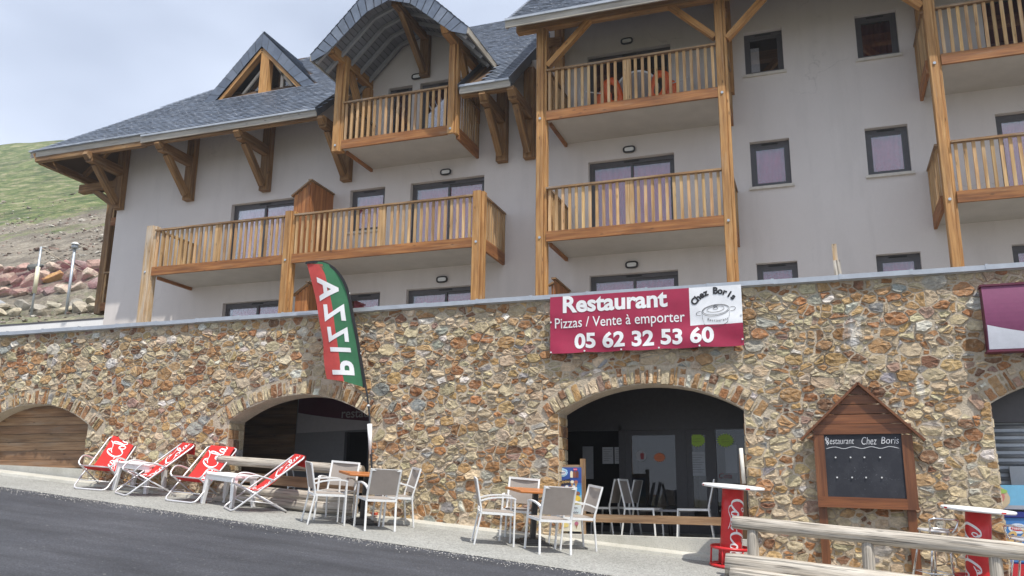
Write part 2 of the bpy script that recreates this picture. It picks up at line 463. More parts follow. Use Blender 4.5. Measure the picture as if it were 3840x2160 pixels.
def lime_stain(nt, c):
    """two white lime runs on the masonry"""
    L = nt.links
    for (x, z, sx, sz) in ((0.50, 2.30, 4.2, 1.6), (1.28, 1.52, 9.0, 3.0)):
        t = nt.nodes.new("ShaderNodeTexCoord"); m = nt.nodes.new("ShaderNodeMapping"); m.inputs["Scale"].default_value = (sx, 0, sz); m.inputs["Location"].default_value = (-x*sx, 0, -z*sz)
        L.new(t.outputs["Object"], m.inputs["Vector"])
        ln = N(nt, "ShaderNodeVectorMath", operation='LENGTH'); L.new(m.outputs["Vector"], ln.inputs[0])
        a = N(nt, "ShaderNodeMath", operation='ADD'); L.new(ln.outputs["Value"], a.inputs[0])
        n = noise_tex(nt, coords(nt, "Object", (14, 1, 2.5)), 1.0, 4, 0.65); k = N(nt, "ShaderNodeMath", operation='MULTIPLY'); L.new(n, k.inputs[0]); k.inputs[1].default_value = 1.6; L.new(k.outputs[0], a.inputs[1])
        r = ramp(nt, [(0.62, 0.75), (1.0, 0.0)]); q = N(nt, "ShaderNodeMath", operation='MULTIPLY'); L.new(a.outputs[0], q.inputs[0]); q.inputs[1].default_value = 0.75; L.new(q.outputs[0], r.inputs["Fac"])
        c = mixc(nt, r.outputs["Color"], c, (0.78, 0.76, 0.72))
    return c
def stone_mats():
    m, nt, b = new_mat("wall_stone"); L = nt.links
    v = coords(nt, "Object")
    n1 = noise_tex(nt, v, 11, 6, 0.75); n2 = noise_tex(nt, coords(nt, "Object", (1, 1, 2.4)), 26, 6, 0.75)
    r1 = ramp(nt, [(0.25, (0.60, 0.57, 0.55)), (0.5, (1.0, 0.98, 0.95)), (0.76, (1.55, 1.50, 1.38))]); L.new(n1, r1.inputs["Fac"])
    r2 = ramp(nt, [(0.3, 0.72), (0.7, 1.12)]); L.new(n2, r2.inputs["Fac"])
    c = mixc(nt, 1.0, vcol(nt), r1.outputs["Color"], 'MULTIPLY'); c = mixc(nt, 1.0, c, r2.outputs["Color"], 'MULTIPLY')
    dust = ramp(nt, [(0.52, 0.0), (0.72, 0.55)]); L.new(noise_tex(nt, v, 17, 5, 0.65), dust.inputs["Fac"])
    c = mixc(nt, dust.outputs["Color"], c, (0.60, 0.51, 0.38))
    c = lime_stain(nt, c)
    L.new(c, b.inputs["Base Color"]); b.inputs["Roughness"].default_value = 0.88
    bump(nt, b, n2, 0.9, 0.02)
    m, nt, b = new_mat("mortar"); L = nt.links
    v = coords(nt, "Object")
    n1 = noise_tex(nt, v, 5, 6, 0.65); n2 = noise_tex(nt, v, 45, 4, 0.7)
    r1 = ramp(nt, [(0.3, (0.47, 0.39, 0.285)), (0.7, (0.62, 0.53, 0.41))]); L.new(n1, r1.inputs["Fac"])
    r2 = ramp(nt, [(0.3, 0.75), (0.65, 1.08)]); L.new(n2, r2.inputs["Fac"])
    L.new(lime_stain(nt, mixc(nt, 1.0, r1.outputs["Color"], r2.outputs["Color"], 'MULTIPLY')), b.inputs["Base Color"])
    b.inputs["Roughness"].default_value = 0.95; bump(nt, b, n2, 0.8, 0.02)
    m, nt, b = new_mat("concrete"); L = nt.links
    n1 = noise_tex(nt, v if False else coords(nt, "Object"), 2.2, 6, 0.65); n2 = noise_tex(nt, coords(nt, "Object"), 60, 4, 0.7)
    r1 = ramp(nt, [(0.28, (0.40, 0.385, 0.33)), (0.7, (0.56, 0.545, 0.49))]); L.new(n1, r1.inputs["Fac"])
    r2 = ramp(nt, [(0.28, 0.7), (0.5, 1.04)]); L.new(n2, r2.inputs["Fac"])
    L.new(mixc(nt, 1.0, r1.outputs["Color"], r2.outputs["Color"], 'MULTIPLY'), b.inputs["Base Color"])
    b.inputs["Roughness"].default_value = 0.9; bump(nt, b, n2, 0.3, 0.006)
    m, nt, b = new_mat("asphalt"); L = nt.links
    v = coords(nt, "Object")
    n1 = noise_tex(nt, v, 0.55, 5, 0.6); n2 = noise_tex(nt, v, 55, 5, 0.8); n3 = noise_tex(nt, coords(nt, "Object", (0.35, 1.6, 1)), 1.5, 4, 0.6)
    r1 = ramp(nt, [(0.3, (0.036, 0.038, 0.046)), (0.7, (0.058, 0.060, 0.069))]); L.new(n1, r1.inputs["Fac"])
    r2 = ramp(nt, [(0.34, 0.45), (0.52, 1.0), (0.68, 2.2)]); L.new(n2, r2.inputs["Fac"])
    r3 = ramp(nt, [(0.35, 0.75), (0.65, 1.28)]); L.new(n3, r3.inputs["Fac"])
    c = mixc(nt, 1.0, r1.outputs["Color"], r2.outputs["Color"], 'MULTIPLY'); c = mixc(nt, 1.0, c, r3.outputs["Color"], 'MULTIPLY')
    sp = ramp(nt, [(0.70, 0.0), (0.76, 0.6)]); L.new(noise_tex(nt, coords(nt, "Object", (1, 2.2, 1)), 16, 2, 0.5), sp.inputs["Fac"])
    c = mixc(nt, sp.outputs["Color"], c, (0.30, 0.29, 0.27))
    L.new(c, b.inputs["Base Color"]); b.inputs["Roughness"].default_value = 0.8; bump(nt, b, n2, 0.6, 0.008)
    m, nt, b = new_mat("gravel"); L = nt.links
    vo = N(nt, "ShaderNodeTexVoronoi", Scale=60.0); L.new(coords(nt, "Object"), vo.inputs["Vector"])
    n1 = noise_tex(nt, coords(nt, "Object"), 0.8, 5, 0.6)
    r1 = ramp(nt, [(0.3, (0.27, 0.268, 0.245)), (0.7, (0.36, 0.358, 0.335))]); L.new(n1, r1.inputs["Fac"])
    hs = N(nt, "ShaderNodeSeparateColor"); L.new(vo.outputs["Color"], hs.inputs["Color"])
    r2 = ramp(nt, [(0.0, 0.66), (0.5, 0.97), (1.0, 1.3)]); L.new(hs.outputs["Red"], r2.inputs["Fac"])
    L.new(mixc(nt, 1.0, r1.outputs["Color"], r2.outputs["Color"], 'MULTIPLY'), b.inputs["Base Color"])
    b.inputs["Roughness"].default_value = 0.9; bump(nt, b, vo.outputs["Distance"], 0.7, 0.012)
    m, nt, b = new_mat("slate"); L = nt.links
    n1 = noise_tex(nt, coords(nt, "Object"), 6, 5, 0.65); n2 = noise_tex(nt, coords(nt, "Object"), 70, 3, 0.6)
    r1 = ramp(nt, [(0.3, 0.8), (0.7, 1.2)]); L.new(n1, r1.inputs["Fac"])
    L.new(mixc(nt, 1.0, vcol(nt), r1.outputs["Color"], 'MULTIPLY'), b.inputs["Base Color"])
    b.inputs["Roughness"].default_value = 0.42; bump(nt, b, n2, 0.3, 0.004)
    m, nt, b = new_mat("chalkboard"); L = nt.links
    n1 = noise_tex(nt, coords(nt, "Object"), 3.2, 5, 0.7); n2 = noise_tex(nt, coords(nt, "Object", (1, 1, 1)), 42, 4, 0.7)
    r1 = ramp(nt, [(0.45, (0.016, 0.018, 0.026)), (0.7, (0.035, 0.037, 0.046))]); L.new(n1, r1.inputs["Fac"])
    sx = N(nt, "ShaderNodeSeparateXYZ"); L.new(coords(nt, "Object"), sx.inputs[0])
    g = ramp(nt, [(0.62, 0.0), (0.74, 0.5)]); L.new(n2, g.inputs["Fac"])
    wh = ramp(nt, [(0.45, 0.0), (0.62, 1.0)]); L.new(noise_tex(nt, coords(nt, "Object"), 2.1, 3, 0.5), wh.inputs["Fac"])
    c = mixc(nt, mixc(nt, 1.0, g.outputs["Color"], wh.outputs["Color"], 'MULTIPLY'), r1.outputs["Color"], (0.42, 0.44, 0.47))
    L.new(c, b.inputs["Base Color"]); b.inputs["Roughness"].default_value = 0.7
stone_mats()

def glass(name, refl=0.16, tint=(0.9, 0.92, 0.95)):
    m, nt, b = new_mat(name); L = nt.links
    nt.nodes.remove(b); out = nt.nodes["Material Output"]
    t = N(nt, "ShaderNodeBsdfTransparent", Color=(*tint, 1)); g = N(nt, "ShaderNodeBsdfGlossy", Color=(1, 1, 1, 1), Roughness=0.02)
    fr = N(nt, "ShaderNodeFresnel", IOR=1.5)
    ad = N(nt, "ShaderNodeMath", operation='MULTIPLY_ADD'); ad.inputs[1].default_value = 1.6; ad.inputs[2].default_value = refl; ad.use_clamp = True
    L.new(fr.outputs[0], ad.inputs[0])
    mx = N(nt, "ShaderNodeMixShader"); L.new(ad.outputs[0], mx.inputs[0]); L.new(t.outputs[0], mx.inputs[1]); L.new(g.outputs[0], mx.inputs[2])
    L.new(mx.outputs[0], out.inputs["Surface"])
glass("window_glass", 0.075, (0.95, 0.95, 0.97))
glass("shop_glass", 0.0, (0.6, 0.62, 0.65))
M = MATS

# ================================================================== ground, street, hill
def sheet(name, mat, fx0, fx1, ys, dz, n=60, jag=0.0):
    mb = MB(); m = len(ys)
    for j, yf in enumerate(ys):
        for i in range(n+1):
            x = fx0+(fx1-fx0)*i/n; y = yf(x) if callable(yf) else yf
            if jag and j == 0: y += jag*mnoise.noise((x*2.3, 1.7, 0))+jag*0.6*mnoise.noise((x*9.1, 5.7, 0))
            xc = max(-45, min(45, x)); yc = max(-22, min(40, y))
            mb.v.append((x, y, gz(xc, yc)+dz))
    for j in range(m-1):
        for i in range(n):
            a = j*(n+1)+i; mb.face((a, a+1, a+n+2, a+n+1))
    return struct(name, mb, mat)
def road_edge(x): return 10.27-0.0795*(x+2.54)
m, nt, b = new_mat("ground_soil")
r_ = ramp(nt, [(0.35, (0.10, 0.12, 0.045)), (0.65, (0.20, 0.17, 0.12))]); nt.links.new(noise_tex(nt, coords(nt, "Object"), 0.3, 6, 0.65), r_.inputs["Fac"])
nt.links.new(r_.outputs["Color"], b.inputs["Base Color"]); b.inputs["Roughness"].default_value = 0.95
sheet("ground", M["ground_soil"], -160, 160, [-160, -110, -60, -30, -15, -5, 2, 8, 12.93], -0.03)
sheet("road", M["asphalt"], -70, 60, [-4.5, -1, 3, 6, 8, lambda x: road_edge(x)+0.35], 0.004, 160)
sheet("pavement", M["gravel"], -40, 30, [lambda x: road_edge(x), lambda x: road_edge(x)+0.25, 12.0, 12.92], 0.010, 500, 0.022)

# loose gravel thrown onto the edge of the asphalt
mb = MB(); rg = random.Random(3)
for k in range(3000):
    x = rg.uniform(-15, 1.5); y = road_edge(x)+0.05-abs(rg.gauss(0, 0.20))-0.02*(k % 3)+(0.2 if k % 5 == 0 else 0)
    r = rg.uniform(0.003, 0.009); z = gz(x, y)+0.008
    c = rg.choice([(0.5, 0.49, 0.45), (0.42, 0.41, 0.37), (0.62, 0.6, 0.56), (0.36, 0.34, 0.30)])
    b = len(mb.v); a = rg.random()*6
    for t in range(4):
        mb.v.append((x+r*math.cos(a+t*1.57)*rg.uniform(.7, 1.3), y+r*math.sin(a+t*1.57), z))
    mb.v.append((x, y, z+r*0.9))
    for t in range(4): mb.face((b+t, b+(t+1) % 4, b+4), c)
o = struct("loose_gravel", mb, M["coloured"], "stuff")

# pale concrete strip along the foot of the wall
mb = MB()
n = 120
for i in range(n):
    x0, x1 = -21+29*i/n, -21+29*(i+1)/n
    for (ya, za, yb, zb) in ((12.60, 0.0, 12.61, 0.055), (12.61, 0.055, 12.93, 0.075)):
        mb.poly([(x0, ya, gz(x0, ya)+za), (x1, ya, gz(x1, ya)+za), (x1, yb, gz(x1, yb)+zb), (x0, yb, gz(x0, yb)+zb)])
struct("concrete_kerb", mb, M["concrete"])

# hillside behind the left end of the building
def hill_z(x, y):
    P = [(17.5, 2.6), (18.6, 3.7), (20, 4.4), (24, 6.2), (26.5, 7.0), (28.0, 7.9), (28.8, 8.55), (31.5, 10.7), (36, 13.4), (46, 19.4), (52, 23.4), (70, 34.5), (101, 56.5), (112, 60), (150, 56), (230, 40)]
    z = P[-1][1]
    for (a, za), (c, zc) in zip(P, P[1:]):
        if y <= c: z = za+(zc-za)*max(0, (y-a))/(c-a); break
    k = max(0, min(1, (y-32)/40))
    z += k*(1.6*mnoise.noise((x*.03, y*.03, 3))+0.5*mnoise.noise((x*.13, y*.13, 7)))-k*0.035*(x+100)
    z += 0.22*mnoise.noise((x*.6, y*.6, 1))+0.09*mnoise.noise((x*2.1, y*2.1, 9))
    return z
mb = MB()
xs = list(np.linspace(-170, -60, 34))+list(np.linspace(-58, -18, 100))+list(np.linspace(-16, 120, 30))
ys = list(np.linspace(17.7, 34, 60))+list(np.linspace(34.5, 110, 90))+list(np.linspace(114, 230, 20))
for y in ys:
    for x in xs:
        z = hill_z(x, y)
        if x > -18.6 and y < 30: z = min(z, 2.5)
        mb.v.append((x, y, z))
nx = len(xs)
for j in range(len(ys)-1):
    for i in range(nx-1):
        a = j*nx+i; mb.face((a, a+1, a+nx+1, a+nx), smooth=True)
m, nt, b = new_mat("hillside"); L = nt.links
v = coords(nt, "Object"); sx = N(nt, "ShaderNodeSeparateXYZ"); L.new(v, sx.inputs[0])
def mth(op, a, c):
    q = N(nt, "ShaderNodeMath", operation=op)
    for i, t in enumerate((a, c)):
        if isinstance(t, bpy.types.NodeSocket): L.new(t, q.inputs[i])
        else: q.inputs[i].default_value = t
    return q.outputs[0]
band = mth('SUBTRACT', sx.outputs["Z"], mth('MULTIPLY', mth('ADD', sx.outputs["X"], 40.0), 0.10))
n1 = noise_tex(nt, v, 0.11, 6, 0.65); n2 = noise_tex(nt, v, 1.1, 6, 0.7); n3 = noise_tex(nt, v, 6.0, 4, 0.7)
zz = mth('ADD', band, mth('MULTIPLY', mth('SUBTRACT', n1, 0.5), 9.0)); zz = mth('ADD', zz, mth('MULTIPLY', mth('SUBTRACT', n2, 0.5), 3.5))
br = ramp(nt, [(0.0, 0.62), (0.155, 0.40), (0.195, 0.0), (0.33, 0.05), (0.37, 0.55), (0.42, 0.25), (0.52, 0.95), (1.0, 1.0)])     # share of grass by height
L.new(mth('DIVIDE', zz, 50.0), br.inputs["Fac"])
gf = mth('ADD', br.outputs["Color"], mth('MULTIPLY', mth('SUBTRACT', n2, 0.5), 0.9))
gr = ramp(nt, [(0.40, 0.0), (0.62, 1.0)]); L.new(gf, gr.inputs["Fac"])
grass = ramp(nt, [(0.36, (0.030, 0.060, 0.012)), (0.47, (0.085, 0.125, 0.030)), (0.54, (0.165, 0.180, 0.065)), (0.62, (0.30, 0.265, 0.17))]); L.new(noise_tex(nt, coords(nt, "Object", (0.55, 1, 1.4)), 0.9, 8, 0.78), grass.inputs["Fac"])
dirt = ramp(nt, [(0.30, (0.13, 0.105, 0.08)), (0.55, (0.235, 0.205, 0.16)), (0.75, (0.33, 0.295, 0.235))]); L.new(n2, dirt.inputs["Fac"])
c = mixc(nt, gr.outputs["Color"], dirt.outputs["Color"], grass.outputs["Color"])
sp = ramp(nt, [(0.3, 0.6), (0.5, 1.0), (0.72, 1.35)]); L.new(n3, sp.inputs["Fac"])
c = mixc(nt, 1.0, c, sp.outputs["Color"], 'MULTIPLY')
sp2 = ramp(nt, [(0.36, 0.62), (0.5, 1.0), (0.66, 1.3)]); L.new(noise_tex(nt, v, 0.22, 7, 0.75), sp2.inputs["Fac"]); c = mixc(nt, 1.0, c, sp2.outputs["Color"], 'MULTIPLY')
L.new(c, b.inputs["Base Color"]); b.inputs["Roughness"].default_value = 0.95; bump(nt, b, n3, 0.9, 0.15)
struct("hill", mb, m)

# scree: broken stone lying on the bare part of the slope
def rock_geo(rg, r, sq=(1, 1, 0.7), seg=1):
    bm = bmesh.new(); bmesh.ops.create_icosphere(bm, subdivisions=seg, radius=1.0)
    o = rg.random()*50; vs = []
    planes = [(Vector((rg.gauss(0, 1), rg.gauss(0, 1), rg.gauss(0, 1))).normalized(), rg.uniform(0.34, 0.72)) for _ in range(11)]
    for v in bm.verts:
        p = v.co.copy()
        for nrm, d in planes:
            e = p.dot(nrm)-d
            if e > 0: p -= nrm*e
        p *= 1+0.12*mnoise.noise((p.x*2+o, p.y*2, p.z*2))
        vs.append((p.x*r*sq[0], p.y*r*sq[1], p.z*r*sq[2]))
    bm.verts.ensure_lookup_table()
    fs = [tuple(v.index for v in f.verts) for f in bm.faces]; bm.free()
    return vs, fs
mb = MB(); rg = random.Random(11)
for k in range(2600):
    y = rg.choice([rg.uniform(31.5, 50), rg.uniform(33, 60), rg.uniform(19, 28)]); x = -y*rg.uniform(0.85, 1.32)
    if mnoise.noise((x*.2, y*.2, 5)) < -0.05: continue
    r = abs(rg.gauss(0, 0.11))+0.03
    if y < 28: r *= 0.7
    vs, fs = rock_geo(rg, r, (1.3, 1.0, 0.6)); z = hill_z(x, y); a = rg.random()*6
    c = rg.choice([(0.30, 0.26, 0.21), (0.19, 0.155, 0.125), (0.46, 0.43, 0.37), (0.25, 0.17, 0.135)])
    mb.add([(x+p[0]*math.cos(a)-p[1]*math.sin(a), y+p[0]*math.sin(a)+p[1]*math.cos(a), z+p[2]) for p in vs], fs, c)
m, nt, b = new_mat("boulder_rock")
r_ = ramp(nt, [(0.28, 0.55), (0.5, 1.0), (0.74, 1.4)]); nt.links.new(noise_tex(nt, coords(nt, "Object"), 3.2, 6, 0.7), r_.inputs["Fac"])
nt.links.new(mixc(nt, 1.0, vcol(nt), r_.outputs["Color"], 'MULTIPLY'), b.inputs["Base Color"]); b.inputs["Roughness"].default_value = 0.92
bump(nt, b, noise_tex(nt, coords(nt, "Object"), 9, 5, 0.7), 0.8, 0.08)
struct("scree", mb, m, "stuff")

# boulder walls: every boulder its own thing
rg = random.Random(5)
def boulder(px, y, z, r, col, label, group):
    vs, fs = rock_geo(rg, r, (rg.uniform(1.15, 1.5), 0.9, rg.uniform(0.62, 0.85)), 2)
    mb = MB(); mb.add(vs, fs, col)
    o = mb.build("boulder", M["boulder_rock"]); o.location = (px, y, z); o.rotation_euler = (rg.uniform(-.25, .25), rg.uniform(-.25, .25), rg.uniform(-.5, .5))
    tag(o, label, "boulder", group)
reds = [(0.46, 0.30, 0.25), (0.40, 0.235, 0.205), (0.50, 0.36, 0.29), (0.36, 0.25, 0.235), (0.54, 0.44, 0.35)]
for row, (y, r, n) in enumerate(((29.2, 0.52, 11), (30.1, 0.54, 10), (31.0, 0.50, 11))):
    for i in range(n):
        x = -y*(1.31-0.31*(i+0.5*(row % 2))/(n-1))+rg.uniform(-.12, .12)
        special = None
        if row == 2 and i == 5: special = ((0.11, 0.115, 0.105), "dark grey green boulder on top of the reddish boulder bank", None)
        elif row == 1 and i == 5: special = ((0.52, 0.30, 0.12), "orange boulder in the middle of the reddish boulder bank", None)
        col, lab, grp = special or (rg.choice(reds), "reddish boulder in the netted bank behind the two thin poles", "reddish boulders held by the net")
        boulder(x, y+rg.uniform(-.1, .1), hill_z(x, y)+0.12+0.1*row, r*rg.uniform(0.8, 1.12), col, lab, grp)
pales = [(0.44, 0.40, 0.31), (0.47, 0.41, 0.30), (0.36, 0.33, 0.28), (0.40, 0.35, 0.27)]
for row, (y, n) in enumerate(((26.6, 9), (27.5, 9))):
    for i in range(n):
        x = -y*(1.30-0.28*(i+0.5*row)/(n-1))+rg.uniform(-.2, .2)
        if row == 1 and i == 1:
            boulder(x, y, hill_z(x, y)+0.2, 0.85, (0.30, 0.31, 0.32), "largest blue grey boulder in the lower pale row, at the picture's left edge", None); continue
        boulder(x, y+rg.uniform(-.15, .15), hill_z(x, y)+0.08, rg.uniform(0.34, 0.56), rg.choice(pales), "pale yellowish boulder in the lower row above the white wall", "pale boulders in the lower row")
# red safety net lying over the upper bank
m, nt, b = new_mat("net_mesh"); L = nt.links
br_ = N(nt, "ShaderNodeTexBrick", offset=0.0, Scale=1.0); br_.inputs["Mortar Size"].default_value = 0.006; br_.inputs["Brick Width"].default_value = 0.10; br_.inputs["Row Height"].default_value = 0.10
br_.inputs["Mortar Smooth"].default_value = 0.0; br_.inputs["Color1"].default_value = (0, 0, 0, 1); br_.inputs["Color2"].default_value = (0, 0, 0, 1); br_.inputs["Mortar"].default_value = (1, 1, 1, 1)
L.new(coords(nt, "UV"), br_.inputs["Vector"]); b.inputs["Base Color"].default_value = (0.20, 0.035, 0.05, 1)
tr = N(nt, "ShaderNodeBsdfTransparent"); mx = N(nt, "ShaderNodeMixShader"); L.new(br_.outputs["Color"], mx.inputs[0]); L.new(tr.outputs[0], mx.inputs[1]); L.new(b.outputs[0], mx.inputs[2])
L.new(mx.outputs[0], nt.nodes["Material Output"].inputs["Surface"])
mb = MB(); nn, mm = 70, 16
for j in range(mm+1):
    for i in range(nn+1):
        t = j/mm; y = 28.55+2.6*t; x = -40.5+12*i/nn
        mb.v.append((x, y, hill_z(x, y)+0.50-0.14*abs(math.sin(x*2.7+t*3))+0.12*mnoise.noise((x*1.1, y*1.4, 0))))
for j in range(mm):
    for i in range(nn):
        if mnoise.noise((i*.13, j*.25, 2)) < -0.28: continue
        a = j*(nn+1)+i; q = [(i*.171, j*.21), ((i+1)*.171, j*.21), ((i+1)*.171, (j+1)*.21), (i*.171, (j+1)*.21)]
        mb.face((a, a+1, a+nn+2, a+nn+1), (1, 1, 1), q)
tag(mb.build("safety_net", m), "dark red mesh net draped over the reddish boulder bank", "safety net")

# two thin poles and the rope
x, y = -28.25, 26.0; z0 = hill_z(x, y)
t = empty("street_lamp", (x, y, z0)); tag(t, "thin grey pole with a small white capped lamp head on the slope", "street lamp")
mb = MB(); mb.tube([(0, 0, -.4), (0, 0, 9.62-z0)], 0.055, 8); mb.build("pole", M["galvanised"], t)
mb = MB(); mb.tube([(0, 0, 9.60-z0), (0, 0, 9.76-z0)], 0.13, 10); mb.tube([(-.28, 0, 9.56-z0), (.3, 0, 9.56-z0)], .015, 5); h = mb.build("lamp_head", M["zinc"], t)
mb = MB(); mb.tube([(0, 0, 9.762-z0), (0, 0, 9.80-z0), (0, 0, 9.87-z0)], .17, 12, radii=[.17, .16, .07]); mb.build("lamp_cap", M["lamp_white"], h)
x, y = -30.1, 26.0; z0 = hill_z(x, y)
t = empty("marker_post", (x, y, z0)); tag(t, "thin grey post with a cream sleeve on its lower half, by the boulders", "marker post")
mb = MB(); mb.tube([(0, 0, -.3), (0.02, 0, 9.84-z0)], 0.045, 8); mb.build("pole", M["galvanised"], t)
mb = MB(); mb.tube([(0, 0, 7.86-z0), (0.01, 0, 8.97-z0)], 0.085, 10, (0.78, 0.72, 0.52)); mb.build("sleeve", M["coloured"], t)
mb = MB(); mb.tube(smooth_line([(-30.08, 26.0, 9.8), (-28.9, 26.6, 9.05), (-28.3, 27.2, 8.85), (-27, 27.5, 9.1), (-25.6, 27.5, 9.9)], 5), 0.014, 5, (0.45, 0.38, 0.28))
tag(mb.build("guy_rope", M["coloured"]), "thin tan rope sagging from the grey post towards the building", "rope")

# ================================================================== stone wall with its arches
YW = 12.90; TOPZ = 3.04
ARCH = []                                               # centre x, half span, springing z, apex z
for cx_, hs, sp_, ap in ((-14.50, 1.40, 1.22, 1.64), (-8.49, 1.41, 1.24, 1.66), (-2.43, 1.385, 1.25, 1.65), (3.50, 1.385, 1.25, 1.66)):
    r = (hs*hs+(ap-sp_)**2)/(2*(ap-sp_)); ARCH.append((cx_, hs, sp_, ap, r, ap-r))
VB = 0.29                                               # depth of the arch-stone ring
def in_arch(x, z, g=0.0):
    for (cx_, hs, sp_, ap, r, cz) in ARCH:
        if abs(x-cx_) < hs+g and z < sp_: return True
        if abs(x-cx_) < hs+g+0.1 and z >= sp_-0.02 and math.hypot(x-cx_, z-cz) < r+g: return True
    return False
def base_z(x): return gz(x, YW)-0.02

t_wall = empty("stone_wall", (-5, YW, gz(-5, YW)), True)
tag(t_wall, "long rubble stone wall of ochre and grey stones with four arched openings", "stone wall")
XL, XR = -21.0, 8.0
mb = MB()
# mortar face with the arch openings cut out
outl = [(XL, TOPZ), (XL, base_z(XL))]
for (cx_, hs, sp_, ap, r, cz) in ARCH:
    outl.append((cx_-hs, base_z(cx_-hs))); a0 = math.asin(hs/r)
    for i in range(25):
        a = -a0+2*a0*i/24; outl.append((cx_+r*math.sin(a), cz+r*math.cos(a)))
    outl.append((cx_+hs, base_z(cx_+hs)))
outl += [(XR, base_z(XR)), (XR, TOPZ)]
tri = tessellate_polygon([[Vector((p[0], p[1], 0)) for p in outl]])
b0 = len(mb.v); mb.v += [(p[0], YW, p[1]) for p in outl]
for q in tri: mb.face([b0+i for i in q])
# reveals of the arches
for (cx_, hs, sp_, ap, r, cz) in ARCH:
    pr = [(cx_-hs, base_z(cx_-hs)-.5)]; a0 = math.asin(hs/r)
    for i in range(25):
        a = -a0+2*a0*i/24; pr.append((cx_+r*math.sin(a), cz+r*math.cos(a)))
    pr.append((cx_+hs, base_z(cx_+hs)-.5))
    for p, q in zip(pr, pr[1:]):
        mb.poly([(p[0], YW, p[1]), (q[0], YW, q[1]), (q[0], YW+.45, q[1]), (p[0], YW+.45, p[1])])
mb.cur = 1
PAL = [((0.545, 0.45, 0.30), 24), ((0.45, 0.375, 0.25), 22), ((0.59, 0.50, 0.355), 11), ((0.44, 0.28, 0.13), 14), ((0.49, 0.34, 0.175), 8), ((0.34, 0.165, 0.07), 13), ((0.38, 0.215, 0.10), 12), ((0.21, 0.11, 0.062), 6), ((0.32, 0.32, 0.315), 3), ((0.42, 0.405, 0.36), 4), ((0.70, 0.66, 0.59), 3), ((0.35, 0.225, 0.175), 2)]
pal_c = [p[0] for p in PAL]; pal_w = [p[1] for p in PAL]
rs = random.Random(21)
def stone(poly, hmax):
    """one bedded stone from a convex outline in (x, z): rounded corners, rough raised face"""
    n = len(poly)
    if n < 3: return
    A = 0.5*sum(poly[i][0]*poly[(i+1) % n][1]-poly[(i+1) % n][0]*poly[i][1] for i in range(n))
    if A < 0: poly = poly[::-1]; A = -A
    if A < 0.0012: return
    q = []
    for i in range(n):
        a, c = poly[i], poly[(i+1) % n]
        if math.hypot(a[0]-c[0], a[1]-c[1]) < 0.012: q.append(((a[0]+c[0])/2, (a[1]+c[1])/2)); continue
        k = 0.05 if rs.random() < .5 else 0.17
        for f in (rs.uniform(0.03, 0.06+k), .5+rs.uniform(-.1, .1), 1-rs.uniform(0.03, 0.06+k)): q.append((a[0]*(1-f)+c[0]*f+rs.uniform(-.006, .006), a[1]*(1-f)+c[1]*f+rs.uniform(-.006, .006)))
    n = len(q); cx_ = sum(p[0] for p in q)/n; cz = sum(p[1] for p in q)/n; rad = math.sqrt(A/math.pi)
    col = rs.choices(pal_c, pal_w)[0]; j = rs.uniform(0.82, 1.18); col = tuple(min(0.8, c*j*rs.uniform(0.95, 1.05)) for c in col)
    h = hmax*(rs.uniform(0.10, 0.35) if rs.random() < .42 else rs.uniform(0.45, 1.0)); tx, tz = rs.uniform(-.22, .22), rs.uniform(-.25, .12); so = rs.random()*90
    jt = rs.choice((rs.uniform(0.004, 0.012), rs.uniform(0.012, 0.026)))
    rings = []
    for (f, hh, nz) in ((1.0, -0.012, 0), (0.99, 0.55, .2), (0.93, 0.95, .6), (0.52, 1.0, 1.0)):
        ring = []
        for (x, z) in q:
            dx, dz = x-cx_, z-cz; L = math.hypot(dx, dz) or 1; s = max(0.25, 1-jt/L)*f
            px, pz = cx_+dx*s, cz+dz*s
            y = hh if hh < 0 else max(0.003, h*hh+(tx*(px-cx_)+tz*(pz-cz))*min(1, hh)+nz*0.024*mnoise.noise((px*17+so, pz*24, so)))
            ring.append((px, YW-y, pz))
        rings.append(ring)
    b = len(mb.v)
    for ring in rings: mb.v += ring
    mb.v.append((cx_, YW-max(0.004, h+0.012*mnoise.noise((cx_*13+so, cz*16, so))), cz)); ct = len(mb.v)-1
    for k in range(3):
        for i in range(n):
            l = (i+1) % n; mb.face((b+k*n+i, b+k*n+l, b+(k+1)*n+l, b+(k+1)*n+i), col)
    for i in range(n): mb.face((b+3*n+i, b+3*n+(i+1) % n, ct), col)
# arch stones set on edge
for (cx_, hs, sp_, ap, r, cz) in ARCH:
    a0 = math.asin(hs/r)+0.07; a = -a0
    while a < a0:
        w = rs.choice((rs.uniform(0.04, 0.08), rs.uniform(0.07, 0.14)))/r; l = VB*rs.choice((rs.uniform(0.85, 1.02), rs.uniform(0.45, 0.9))); a2 = min(a+w, a0+.03)
        i0 = r+rs.uniform(-.004, .012)
        P = [(cx_+rr*math.sin(aa), cz+rr*math.cos(aa)) for rr, aa in ((i0, a), (i0, a2), (r+l, a2-rs.uniform(0, .006)), (r+l*rs.uniform(.9, 1), a+rs.uniform(0, .006)))]
        stone(P, 0.034)
        if l < VB*.72:
            i1 = r+l+.012; l2 = VB*rs.uniform(.95, 1.05)
            stone([(cx_+rr*math.sin(aa), cz+rr*math.cos(aa)) for rr, aa in ((i1, a), (i1, a2), (r+l2, a2), (r+l2, a))], 0.03)
        a = a2
